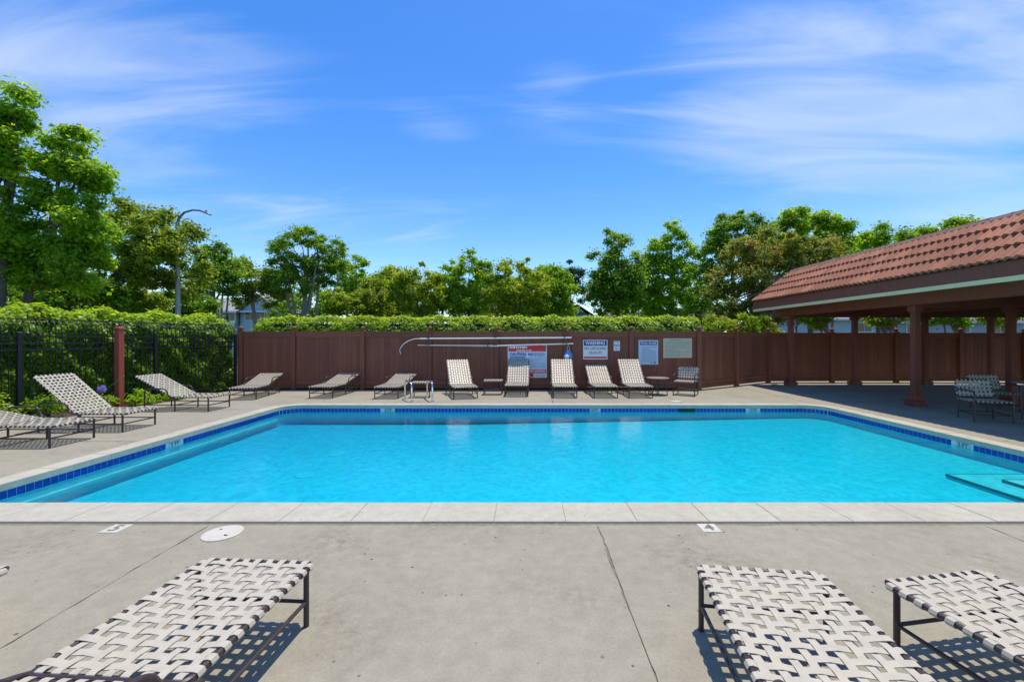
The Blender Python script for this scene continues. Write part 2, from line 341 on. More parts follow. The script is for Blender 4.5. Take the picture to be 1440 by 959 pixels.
# ================================================================== THE SETTING
# pool basin: outline in plan, counter-clockwise, with rounded corners
PXL, PXR, PYN, PYF = -5.61, 6.92, GY(709), GY(570)
def outline(off=0.0, r=0.45, step=0.05):
    x0, x1, y0, y1 = PXL - off, PXR + off, PYN - off, PYF + off; rr = r + off; P = []
    for cx, cy, a0 in ((x1 - rr, y0 + rr, -90), (x1 - rr, y1 - rr, 0), (x0 + rr, y1 - rr, 90), (x0 + rr, y0 + rr, 180)):
        for k in range(9):
            a = math.radians(a0 + 90 * k / 8); P.append(Vector((cx + rr * math.cos(a), cy + rr * math.sin(a))))
    return P
def floor_z(x): return -0.44 + 0.15 * min(1, max(0, (x + 1.5) / 8.0))
def pool_shell():
    O = outline(); n = len(O); mb = MB()
    rings = []
    for off, zf in ((0.0, lambda x: -0.05), (0.0, lambda x: floor_z(x) + 0.07), (-0.02, lambda x: floor_z(x) + 0.02), (-0.07, lambda x: floor_z(x))):
        Q = outline(off); rings.append([(p.x, p.y, zf(p.x)) for p in Q])
    V = [p for r in rings for p in r]; Fc = []
    for k in range(len(rings) - 1):
        for i in range(n): Fc.append((k * n + i, k * n + (i + 1) % n, (k + 1) * n + (i + 1) % n, (k + 1) * n + i))
    mb.add(V, Fc)
    # floor as strips along X so that it slopes
    xs = [PXL + 0.05, PXL + 0.4, -1.5, 2.0, 4.5, PXR - 0.4, PXR - 0.05]
    ys = (PYN + 0.05, PYF - 0.05)
    base = len(mb.v)
    mb.add([(x, y, floor_z(x) - 0.0005) for x in xs for y in ys], [(2 * i, 2 * i + 2, 2 * i + 3, 2 * i + 1) for i in range(len(xs) - 1)])
    return struct(mb.build('pool_basin', 'pool_plaster'))
basin = pool_shell()
# narrow ledge added along the deep-end wall to catch sun as a bright line
MB().box(PXL - 0.02, PXL + 0.045, PYN + 0.4, PYF - 0.42, -0.30, -0.255).build('sun_catch_ledge', 'pool_plaster', basin)
# entry steps in the shallow corner, each with a dark tile edge
for z, x0, y1 in ((-0.25, 5.66, 5.64), (-0.215, 6.04, 5.31)):
    st = MB().box(x0, PXR + 0.03, PYN - 0.03, y1, -0.5, z).build('pool_step', 'pool_plaster', basin)
    MB().box(x0 - 0.003, x0 + 0.012, PYN, y1 + 0.003, z - 0.03, z + 0.003).build('step_edge_tile', 'dark_trim', basin)
    MB().box(x0 + 0.0125, PXR, y1 - 0.012, y1 + 0.003, z - 0.03, z + 0.003).build('step_edge_tile', 'dark_trim', basin)
for px, py in ((429, 667), (474, 638)):
    Yd = GY(py, -0.43); obj('drain_cover', MB().lathe([(0.0, 0), (0.14, 0), (0.14, 0.006), (0.13, 0.01), (0.0, 0.01)], 20).mesh('drain_cover'), 'white_paint', basin, (PX(px, Yd), Yd, floor_z(PX(px, Yd))))
# arc length walk round the outline
def walk():
    O = outline(); P = []; s = 0.0
    for i in range(len(O)):
        a, b = O[i], O[(i + 1) % len(O)]; L = (b - a).length; P.append((s, a, b, L)); s += L
    return P, s
WALK, PER = walk()
def at_s(s):
    s %= PER
    for s0, a, b, L in WALK:
        if s <= s0 + L:
            d = (b - a).normalized(); return a + d * (s - s0), d
    return WALK[0][1], Vector((1, 0))
def teal_band():
    O = outline(-0.004); n = len(O)
    MB().add([(p.x, p.y, -0.0715) for p in O] + [(p.x, p.y, -0.03) for p in O], [(i, (i + 1) % n, n + (i + 1) % n, n + i) for i in range(n)]).build('waterline_band', 'teal_band', basin)
teal_band()
TP = 0.0835
tile_me = MB().box(-TP / 2 + 0.0032, TP / 2 - 0.0032, -0.004, 0.004, -0.157, -0.0725, bev=0.001).mesh('waterline_tile')
mark_me = MB().box(-TP * 1.25, TP * 1.25, -0.004, 0.010, -0.157, -0.0725, bev=0.0015).mesh('depth_marker')
# depth markers set into the waterline: (plan point, number)
MARK = [(Vector((PXL, 920 / 138 + 0.05)), '5'), (Vector((PX(546, PYF), PYF)), '5'), (Vector((PX(836, PYF), PYF)), '4'), (Vector((PX(1059, PYF), PYF)), '3'), (Vector((PXR, GY(616))), '3')]
def waterline():
    near = MB(); k = int(PER / TP); 
    for i in range(k):
        s = (i + 0.5) * PER / k; p, d = at_s(s); nrm = Vector((-d.y, d.x))     # inward
        if any((p - q).length < TP * 1.72 for q, _ in MARK): continue
        M = Matrix(((d.x, nrm.x, 0, p.x), (d.y, nrm.y, 0, p.y), (0, 0, 1, 0), (0, 0, 0, 1)))
        if p.y < PYN + 0.3:
            near.box(-TP / 2 + 0.002, TP / 2 - 0.002, -0.004, 0.009, -0.157, -0.0725, M); continue
        o = obj('waterline_tile', tile_me, 'tile_blue', basin); o.matrix_local = M
    o = near.build('waterline_tile_row', 'tile_blue', basin); o['kind'] = 'stuff'
    for q, num in MARK:
        best = min((( at_s(PER * i / 4000)[0] - q).length, PER * i / 4000) for i in range(4000)); p, d = at_s(best[1]); nrm = Vector((-d.y, d.x))
        M = Matrix(((d.x, nrm.x, 0, p.x), (d.y, nrm.y, 0, p.y), (0, 0, 1, 0), (0, 0, 0, 1)))
        o = obj('depth_marker', mark_me, 'marker_tile', basin); o.matrix_local = M
        tx = obj('lettering', text_mesh(num + ' FT', 0.085, bold=0.001), 'sign_ink', basin)
        tx.matrix_local = M @ Matrix.Translation((0, 0.0125, -0.116)) @ Matrix.Rotation(PI, 4, 'Z') @ Matrix.Rotation(PI / 2, 4, 'X')
waterline()
Ysk = PYF; MB().box(PX(954, Ysk), PX(977, Ysk), Ysk - 0.012, Ysk + 0.02, -0.155, -0.075).build('skimmer_opening', 'skimmer_dark', basin)
# water
def water():
    O = outline(0.012); P = [(p.x, p.y) for p in O]
    return struct(MB().prism(P, -0.9, -0.142).build('water', 'pool_water'))
water()
# coping stones
coping = struct(bpy.data.objects.new('pool_coping', None)); COL.objects.link(coping)
def coping_stones():
    # near edge first: joints seen in the photograph every 0.61 m
    def stone(ss, wid):
        inn, out = [], []
        for s in ss:
            p, d = at_s(s); o = Vector((d.y, -d.x)); inn.append(p - o * 0.018); out.append(p + o * wid)
        mb = MB(); n = len(ss); poly = inn + out[::-1]
        zt = 0.012 + random.uniform(-0.0015, 0.0015)
        mb.prism([(q.x, q.y) for q in poly], -0.062, zt)
        o = mb.build('coping_stone', 'coping', coping)
        bm = bmesh.new(); bm.from_mesh(o.data); bmesh.ops.recalc_face_normals(bm, faces=bm.faces)
        ed = [e for e in bm.edges if all(abs(v.co.z - zt) < 1e-4 for v in e.verts)]
        bmesh.ops.bevel(bm, geom=ed, offset=0.003, segments=2, affect='EDGES'); bm.to_mesh(o.data); bm.free()
    # split the loop in its straight runs and corners
    s = 0.0; marks = []
    for i, (s0, a, b, L) in enumerate(WALK):
        if L > 1.0: marks.append((s0, s0 + L))
    pos = []
    for s0, s1 in marks:
        p, d = at_s((s0 + s1) / 2); nearedge = p.y < PYN + 0.2
        k = max(1, round((s1 - s0) / 0.612)); 
        for j in range(k): pos.append((s0 + (s1 - s0) * j / k + 0.0012, s0 + (s1 - s0) * (j + 1) / k - 0.0012, 0.40 if nearedge else 0.25))
    marks.sort(); m2 = marks + [(marks[0][0] + PER, 0)]
    for i in range(len(marks)): pos.append((marks[i][1] + 0.002, m2[i + 1][0] - 0.002, 0.25))
    for a, b, wd in pos:
        n = 2 if b - a < 0.63 else 9
        stone([a + (b - a) * i / (n - 1) for i in range(n)], wd)
coping_stones()
# deck: concrete slabs with cracked joints between them
deck = struct(bpy.data.objects.new('deck', None)); COL.objects.link(deck)
def slab(poly, jag=0.008):
    P = []; n = len(poly); rr = random.Random(len(deck.children) * 7 + 1)
    for i in range(n):
        a, b = Vector(poly[i]), Vector(poly[(i + 1) % n]); L = (b - a).length; k = max(1, int(L / 0.05)); d = (b - a) / L; nr = Vector((-d.y, d.x)); off = 0.0
        for j in range(k):
            if j == 0: P.append(tuple(a)); continue
            off = off * 0.75 + rr.uniform(-1, 1) * jag * 0.6
            P.append(tuple(a + d * (L * j / k) + nr * (off + abs(off))))
    zt = rr.uniform(-0.002, 0.002)
    o = MB().prism(P, -0.058, zt).build('deck_slab', 'deck', deck); return o
g = 0.0028; YN = PYN - 0.40 - 0.045
JX = [-9.15, -5.9, -2.65, 0.605, 3.85, 7.1, 10.4, 13.7, 17.5]
for a, b in zip(JX[:-1], JX[1:]):
    slab([(a + g, -3.2), (b - g, -3.2), (b - g, -0.2 - g), (a + g, -0.2 - g)]); slab([(a + g, -0.2 + g), (b - g, -0.2 + g), (b - g, YN), (a + g, YN)])
for a in JX[1:-1]: MB().box(a - 0.03, a + 0.03, -3.1, YN - 0.03, -0.05, -0.0075).build('joint_filler', 'filler', deck)
MB().box(-9.15, 17.5, YN - 0.02, YN + 0.06, -0.05, -0.003).build('expansion_joint', 'joint', deck)
JY = [YN + 0.05, 6.42, 9.35, 12.93]
FYB = 12.95                                            # wooden fence behind the pool
for a, b in zip(JY[:-1], JY[1:]):
    xl = -9.15 if b < 12 else -9.0
    slab([(xl, a + g), (PXL - 0.05, a + g), (PXL - 0.05, min(b, PYF + 0.05) - g if b < 12 else b), (xl, b - g)] if b < 12 else [(xl, a + g), (PXL - 0.05, a + g), (PXL - 0.05, b), (-8.9, b)])
XB = [PXL - 0.05, -2.65, 0.7, 3.85, PXR + 0.05]
for a, b in zip(XB[:-1], XB[1:]): slab([(a + g * (a > -5), PYF + 0.05), (b - g, PYF + 0.05), (b - g, 12.93), (a + g * (a > -5), 12.93)])
for a, b in zip([PXR + 0.05, 10.4, 13.7], [10.4, 13.7, 18.5]):
    for c, d in zip([YN + 0.05, 6.42, 9.35, 12.2], [6.42, 9.35, 12.2, 15.6]): slab([(a + g, c + g), (b - g, c + g), (b - g, d - g), (a + g, d - g)])
slab([(5.2, 12.945), (PXR + 0.04, 12.945), (PXR + 0.04, 14.4)], 0.0)
# ground with a hole where the pool lies
def ground():
    R = 1500; hx0, hx1, hy0, hy1 = PXL - 0.15, PXR + 0.15, PYN - 0.15, PYF + 0.15
    V = [(-R, -R, -.06), (R, -R, -.06), (R, R, -.06), (-R, R, -.06), (hx0, hy0, -.06), (hx1, hy0, -.06), (hx1, hy1, -.06), (hx0, hy1, -.06)]
    struct(MB().add(V, [(0, 1, 5, 4), (1, 2, 6, 5), (2, 3, 7, 6), (3, 0, 4, 7)]).build('ground', 'grass'))
ground()
bed = struct(MB().box(-12.5, -9.16, 3.0, 14.8, -0.059, -0.02).build('planting_bed', 'dirt'))
bed2 = struct(MB().box(-9.0, 5.3, 13.02, 15.0, -0.059, -0.02).build('hedge_bed', 'dirt'))
# depth numbers painted on deck tiles and the skimmer lid
def deck_marker(px, py, num, label):
    Y = GY(py); t = thing('depth_marker_tile', label, 'depth marker', (PX(px, Y), Y, 0.0), 0, 'depth numbers set in the deck')
    MB().box(-0.075, 0.075, -0.075, 0.075, -0.01, 0.006, bev=0.002).build('tile', 'lid_white', t)
    obj('number', text_mesh(num, 0.15, bold=0.003), 'joint', t, (0, 0, 0.0085))
deck_marker(163, 743.5, '5', 'white deck tile with a five beside the round skimmer lid')
deck_marker(997, 742.5, '4', 'white deck tile with a four by the cracked joint')
lid = thing('skimmer_lid', 'round off-white plastic skimmer lid set flush in the deck', 'lid', (PX(313, GY(750)), GY(750), 0.0))
MB().lathe([(0, -0.01), (0.142, -0.01), (0.142, 0.007), (0.134, 0.010), (0, 0.011)], 40).build('cover', 'lid_white', lid)
MB().tube([(0.05, -0.05, 0.0115), (0.075, -0.055, 0.0115)], 0.006, 6).build('finger_hole', 'skimmer_dark', lid)
MB().tube([(-0.04, 0.05, 0.0115), (-0.06, 0.055, 0.0115)], 0.004, 6).build('finger_hole', 'skimmer_dark', lid)
lid2 = thing('skimmer_lid', 'round white skimmer lid in the deck behind the far coping', 'lid', (PX(951, GY(564.5)), GY(564.5), 0.0))
MB().lathe([(0, -0.01), (0.13, -0.01), (0.13, 0.007), (0.12, 0.010), (0, 0.011)], 28).build('cover', 'lid_white', lid2)

# ================================================================== WOODEN FENCE
def wood_fence(root, p0, p1, posts, with_first=True, with_last=True):
    """board fence from p0 to p1; posts = fractions along it; boards between neighbours"""
    p0, p1 = Vector(p0), Vector(p1); L = (p1 - p0).length; d = (p1 - p0) / L
    M = Matrix(((d.x, -d.y, 0, p0.x), (d.y, d.x, 0, p0.y), (0, 0, 1, 0), (0, 0, 0, 1)))
    S = [f * L for f in posts]
    for i, s in enumerate(S):
        if (i == 0 and not with_first) or (i == len(S) - 1 and not with_last): continue
        po = MB().box(-0.065, 0.065, -0.10, 0.03, -0.06, 1.80, bev=0.006).build('post', 'fence_brown', root); po.matrix_local = M @ Matrix.Translation((s, 0, 0))
        mb = MB().box(-0.075, 0.075, -0.11, 0.04, 1.80, 1.825, bev=0.004)
        mb.lathe([(0.035, 1.825), (0.045, 1.845), (0.066, 1.87), (0.074, 1.90), (0.066, 1.93), (0.04, 1.952), (0.0, 1.96)], 12, (0, -0.035, 0))
        cp = mb.build('post_cap', 'fence_brown', po, True)
    for a, b in zip(S[:-1], S[1:]):
        x0, x1 = a + 0.066, b - 0.066
        for nm, z0, z1, y0 in (('top_rail', 1.62, 1.775, -0.055), ('kick_board', 0.05, 0.16, -0.045), ('kick_board', 0.165, 0.285, -0.045)):
            r = MB().box(x0, x1, y0, 0.012, z0, z1, bev=0.005).build(nm, 'fence_brown', root); r.matrix_local = M
        r = MB().box(x0, x1, -0.07, 0.02, 1.776, 1.795, bev=0.004).build('rail_cap', 'fence_brown', root); r.matrix_local = M
        k = max(1, round((x1 - x0) / 0.145)); wd = (x1 - x0) / k
        me = MB().box(-wd / 2 + 0.0012, wd / 2 - 0.0012, -0.02, 0.008, 0.28, 1.63, bev=0.002).mesh('board')
        for j in range(k):
            o = obj('board', me, 'fence_brown', root); o.matrix_local = M @ Matrix.Translation((x0 + wd * (j + 0.5), random.uniform(-0.002, 0.002), 0))
PP = [PX(p, FYB) for p in (340, 414, 511, 605, 698.5, 795, 887, 982)]
fb = thing('wooden_fence', 'long brown board fence with ball-capped posts behind the loungers', 'fence')
wood_fence(fb, (PP[0], FYB), (PP[-1], FYB), [(p - PP[0]) / (PP[-1] - PP[0]) for p in PP])
# the fence turns back and runs on behind the pavilion
Q0 = (PP[-1], FYB); Q1 = (8.75, 15.15); Q2 = (19.5, 15.15)
fd = thing('wooden_fence', 'short angled brown board fence joining the long one to the pavilion', 'fence')
wood_fence(fd, Q0, Q1, [0, 0.5, 1.0], with_first=False)
fp = thing('wooden_fence', 'shaded dark brown board fence running behind the pavilion columns', 'fence')
wood_fence(fp, Q1, Q2, [0, 0.215, 0.43, 0.645, 0.86, 1.0], with_first=False)
# ================================================================== IRON FENCE
I0 = Vector((PP[0] - 0.05, FYB - 0.15)); IDIR = Vector((-0.292, -1.0)).normalized(); ILEN = 6.6
irf = thing('iron_fence', 'black iron picket fence with outward curving tops in front of the ivy hedge', 'fence')
def iron_fence():
    d = IDIR; nrm = Vector((d.y, -d.x))                   # outward, away from the pool
    if nrm.x > 0: nrm = -nrm
    M = Matrix(((d.x, nrm.x, 0, I0.x), (d.y, nrm.y, 0, I0.y), (0, 0, 1, 0), (0, 0, 0, 1)))
    for z in (1.62, 1.475, 1.345, 0.16):
        r = MB().box(0.0, ILEN, -0.016, 0.016, z - 0.016, z + 0.016).build('rail', 'iron', irf); r.matrix_local = M
    path = [(0, 0, 0.06), (0, 0, 1.62), (0, 0.004, 1.74), (0, 0.025, 1.83), (0, 0.07, 1.91), (0, 0.14, 1.965), (0, 0.22, 1.985), (0, 0.29, 1.975)]
    me = MB().tube(path, 0.0105, 6).mesh('picket', True)
    me2 = MB().tube([(0, 0, 0.06), (0, 0, 1.345)], 0.0085, 6).mesh('picket', True)
    k = int(ILEN / 0.098)
    for i in range(k):
        o = obj('picket', me, 'iron', irf); o.matrix_local = M @ Matrix.Translation((0.06 + i * 0.098, 0, 0))
    pm = MB().box(-0.035, 0.035, -0.035, 0.035, -0.05, 1.70, bev=0.004).mesh('post')
    for s in (0.05, 2.2, 4.62, ILEN - 0.05):
        o = obj('post', pm, 'iron', irf); o.matrix_local = M @ Matrix.Translation((s, 0, 0))
iron_fence()
rp = thing('fence_post', 'square red-brown wooden post with chamfered cap standing in the iron fence', 'post', (PX(173, 9.89), 9.80, 0), -0.1)
MB().box(-0.062, 0.062, -0.062, 0.062, -0.06, 1.78, bev=0.006).build('shaft', 'post_red', rp)
mb = MB(); mb.box(-0.07, 0.07, -0.07, 0.07, 1.781, 1.82, bev=0.006); mb.add([(-.068, -.068, 1.82), (.068, -.068, 1.82), (.068, .068, 1.82), (-.068, .068, 1.82), (-.04, -.04, 1.86), (.04, -.04, 1.86), (.04, .04, 1.86), (-.04, .04, 1.86)], [(0, 1, 5, 4), (1, 2, 6, 5), (2, 3, 7, 6), (3, 0, 4, 7), (4, 5, 6, 7)])
mb.build('cap', 'post_red', rp)

# ================================================================== PAVILION
EX, EZ = 8.1, 2.61                       # outer eave line and its underside
TX0, TZ0, TX1, TZ1 = 8.05, 2.88, 8.94, 3.80
YE, YS = 14.85, 1.6                      # far end and near end of the roof
pav = thing('pavilion', 'open pavilion with red clay tile mansard roof on square brown columns', 'pavilion')
def pavilion():
    for cx, cy in ((9.0, 14.2), (11.28, 14.35), (13.69, 14.35), (15.93, 14.35), (18.3, 14.35), (9.14, 9.82), (11.70, 10.1), (9.14, 5.4)):
        c = MB().box(cx - 0.068, cx + 0.068, cy - 0.068, cy + 0.068, 0.0, 2.62, bev=0.006).build('column', 'beam_brown', pav)
        for nm, h0, h1, r in (('plinth', -0.01, 0.13, 0.15), ('plinth', 0.131, 0.25, 0.112), ('capital', 2.21, 2.345, 0.105)):
            MB().box(cx - r, cx + r, cy - r, cy + r, h0, h1, bev=0.008).build(nm, 'beam_brown', c)
    def bx(nm, mat, *a, bev=0.0): return MB().box(*a, bev=bev).build(nm, mat, pav)
    bx('fascia', 'beam_brown', EX - 0.02, EX + 0.03, YS, YE, EZ, TZ0 - 0.005, bev=0.004)
    bx('fascia', 'beam_brown', EX + 0.032, 21.0, YE - 0.05, YE, EZ, TZ0 - 0.005, bev=0.004)
    bx('drip_trim', 'pale_green_paint', EX - 0.024, EX + 0.029, YS, YE + 0.004, EZ - 0.085, EZ - 0.001, bev=0.003)
    bx('soffit', 'pale_green_paint', EX + 0.03, 8.95, YS, YE - 0.052, EZ + 0.003, EZ + 0.03)
    bx('ceiling', 'beam_brown', 8.955, 21.0, YS, YE - 0.052, EZ + 0.005, EZ + 0.05)
    bx('beam', 'beam_brown', 8.86, 9.06, YS, YE + 0.2, 2.345, EZ + 0.001, bev=0.006)
    bx('beam', 'beam_brown', 11.6, 11.8, YS, 14.25, 2.346, EZ + 0.001, bev=0.006)
    for y in (14.26, 9.80, 5.2):
        bx('beam', 'beam_brown', 9.062, 11.598, y - 0.09, y + 0.09, 2.30, EZ + 0.001, bev=0.006); bx('beam', 'beam_brown', 11.802, 20.9, y - 0.09, y + 0.09, 2.30, EZ + 0.001, bev=0.006)
    # sloping tile bed, hip end and flat roof behind the ridge
    w = TX1 - TX0; mb = MB()
    V = [(TX0, YS, TZ0), (TX0, YE, TZ0), (TX1, YE - w, TZ1), (TX1, YS, TZ1), (21.0, YE, TZ0), (21.0, YE - w, TZ1), (21.0, YS, TZ1), (21.0, YS, TZ0)]
    V = [(x, y, z - 0.02) for x, y, z in V]
    mb.add(V, [(1, 0, 3, 2), (4, 1, 2, 5), (2, 3, 6, 5), (0, 7, 6, 3), (7, 4, 5, 6)]); mb.build('roof_deck', 'roof_felt', pav)
    # clay tiles: two waves wide, four courses
    SL = math.hypot(w, TZ1 - TZ0); u = Vector((w, 0, TZ1 - TZ0)) / SL; nrm = Vector((-u.z, 0, u.x)); ex = SL / 4
    W = 0.294; prof = []
    for i in range(17):
        t = i / 16; prof.append((t * W - W / 2, 0.034 * (1 - math.cos(t * 4 * PI)) / 2))
    th = 0.014; Lg = ex + 0.05; V = []
    for y, dz in ((0.0, 0.048), (Lg, 0.0)):
        V += [(x, y, z + dz + th) for x, z in prof]
    V += [(x, 0.004, z + 0.004) for x, z in prof]
    n = len(prof)
    Fc = [(i, i + 1, n + i + 1, n + i) for i in range(n - 1)] + [(2 * n + i, 2 * n + i + 1, i + 1, i) for i in range(n - 1)]
    tm = MB().add(V, Fc).mesh('roof_tile', True)
    for c in range(4):
        base = Vector((TX0, 0, TZ0)) + u * (ex * c) - u * (0.03 if c == 0 else 0.0); lim = YE - w * c / 4 - 0.05
        k = int((lim - YS) / W)
        for j in range(k):
            y = lim - W * (j + 0.5)
            M = Matrix(((0, u.x, nrm.x, base.x), (-1, u.y, nrm.y, y), (0, u.z, nrm.z, base.z), (0, 0, 0, 1)))
            M = M @ Matrix.Translation((0, random.uniform(-0.004, 0.004), 0.004 + random.uniform(0, 0.003))) @ Matrix.Rotation(random.uniform(-0.008, 0.008), 4, 'Z')
            o = obj('roof_tile', tm, 'roof_tile', pav); o.matrix_local = M
    # ridge and hip caps
    def cap(r0, r1, L):
        V = []; m = 9
        for y, r in ((0, r0), (L, r1)):
            for i in range(m):
                a = PI * i / (m - 1); V.append((math.cos(a) * r, y, math.sin(a) * r * 0.85))
        for i in range(m):
            a = PI * i / (m - 1); V.append((math.cos(a) * (r0 - 0.02), 0, math.sin(a) * (r0 - 0.02) * 0.85))
        Fc = [(i + 1, i, m + i, m + i + 1) for i in range(m - 1)] + [(i, i + 1, 2 * m + i + 1, 2 * m + i) for i in range(m - 1)]
        return MB().add(V, Fc).mesh('ridge_cap', True)
    cm = cap(0.098, 0.08, 0.43); y = YE - w - 0.1; i = 0
    while y > YS + 0.3:
        o = obj('ridge_cap', cm, 'ridge_tile', pav, (TX1 + 0.045, y - 0.40, TZ1 + 0.015 + random.uniform(-0.004, 0.004)), (0.02, 0, random.uniform(-0.02, 0.02))); y -= 0.385
    bx('ridge_mortar', 'mortar', TX1 - 0.075, TX1 + 0.0, YS, YE - w - 0.05, TZ1 - 0.045, TZ1 + 0.035, bev=0.01)
    h0, h1 = Vector((TX0 + 0.02, YE - 0.02, TZ0 + 0.05)), Vector((TX1, YE - w, TZ1 + 0.03)); hd = (h1 - h0); hl = hd.length; hd.normalize()
    k = 4; cm2 = cap(0.062, 0.05, hl / k + 0.04); q = hd.to_track_quat('Y', 'Z')
    for j in range(k):
        o = obj('hip_cap', cm2, 'ridge_tile', pav); o.matrix_local = Matrix.Translation(h0 + hd * (hl * j / k)) @ q.to_matrix().to_4x4()
pavilion()

# ================================================================== LOUNGERS AND CHAIRS
RW, PIT, SW = 0.31, 0.0675, 0.0335              # half width between rails, strap pitch, strap width
def ribbon(mb, pts, wdir, width, th=0.0028):
    """flat band along pts; wdir = unit vector across the band"""
    P = [Vector(p) for p in pts]; wd = Vector(wdir); k = len(P); V = []
    for i, p in enumerate(P):
        d = (P[min(i + 1, k - 1)] - P[max(i - 1, 0)]).normalized(); nn = wd.cross(d).normalized() * (th / 2)
        for a, b in ((-1, -1), (1, -1), (1, 1), (-1, 1)): V.append(p + wd * (a * width / 2) + nn * b)
    Fc = []
    for i in range(k - 1):
        for j in range(4): Fc.append((i * 4 + j, i * 4 + (j + 1) % 4, (i + 1) * 4 + (j + 1) % 4, (i + 1) * 4 + j))
    Fc += [(3, 2, 1, 0), tuple((k - 1) * 4 + j for j in range(4))]
    mb.add(V, Fc)
def straps(L, hw=RW, lift=0.0, pit=PIT, sw=SW):
    """woven straps over a panel 2*hw wide and L long (rails at z = 0); list of MBs"""
    nl = int(round((2 * hw - 0.03) / pit)); nc = int(round((L - 0.02) / pit)); R = 0.017
    xs = [-hw + (2 * hw) * (i + 0.5) / nl for i in range(nl)]; ys = [L * (j + 0.5) / nc for j in range(nc)]
    zc, am = 0.0125, 0.0042; out = []; rr = random.Random(int(L * 1000)); sag = 0.012
    def dz(x, y): return -sag * (1 - (x / hw) ** 2) * max(0.0, 1 - (2 * y / L - 1) ** 4)
    xs = [x + rr.uniform(-0.0035, 0.0035) for x in xs]; ys = [y + rr.uniform(-0.0035, 0.0035) for y in ys]
    def wrap(h, s):     # band going round a rail at +-h
        return [(s * (h - 0.022), -0.013), (s * (h - 0.006), -0.0185), (s * (h + 0.011), -0.0135), (s * (h + 0.0185), 0.0), (s * (h + 0.012), 0.0135), (s * (h - 0.002), 0.0165)]
    for j, y in enumerate(ys):
        mb = MB(); pts = [(a, y, z) for a, z in wrap(hw, -1)]
        sk = rr.uniform(-0.005, 0.005)
        for i, x in enumerate(xs): pts.append((x, y + sk * x / hw, zc + dz(x, y) + am * (1 if (i + j) % 2 else -1)))
        pts += [(a, y, z) for a, z in reversed(wrap(hw, 1))]; ribbon(mb, pts, (0, 1, 0), sw); out.append(mb)
    for i, x in enumerate(xs):
        mb = MB(); a = wrap(L / 2, -1); pts = [(x, q + L / 2, z) for q, z in a]
        for j, y in enumerate(ys): pts.append((x, y, zc + dz(x, y) - am * (1 if (i + j) % 2 else -1)))
        pts += [(x, q + L / 2, z) for q, z in reversed(wrap(L / 2, 1))]; ribbon(mb, pts, (1, 0, 0), sw); out.append(mb)
    return out
def round_rect(hw, y0, y1, z, r=0.05, n=5, close=True):
    P = []
    for cx, cy, a0 in ((hw - r, y1 - r, 0), (-hw + r, y1 - r, 90), (-hw + r, y0 + r, 180), (hw - r, y0 + r, 270)):
        for k in range(n + 1):
            a = math.radians(a0 + 90 * k / n); P.append((cx + r * math.cos(a), cy + r * math.sin(a), z))
    if close: P.append(P[0]); 
    return P
SEATZ, SL, BL = 0.305, 0.80, 0.95
CACHE = {}
def cached(key, fn):
    if key not in CACHE: CACHE[key] = fn()
    return CACHE[key]
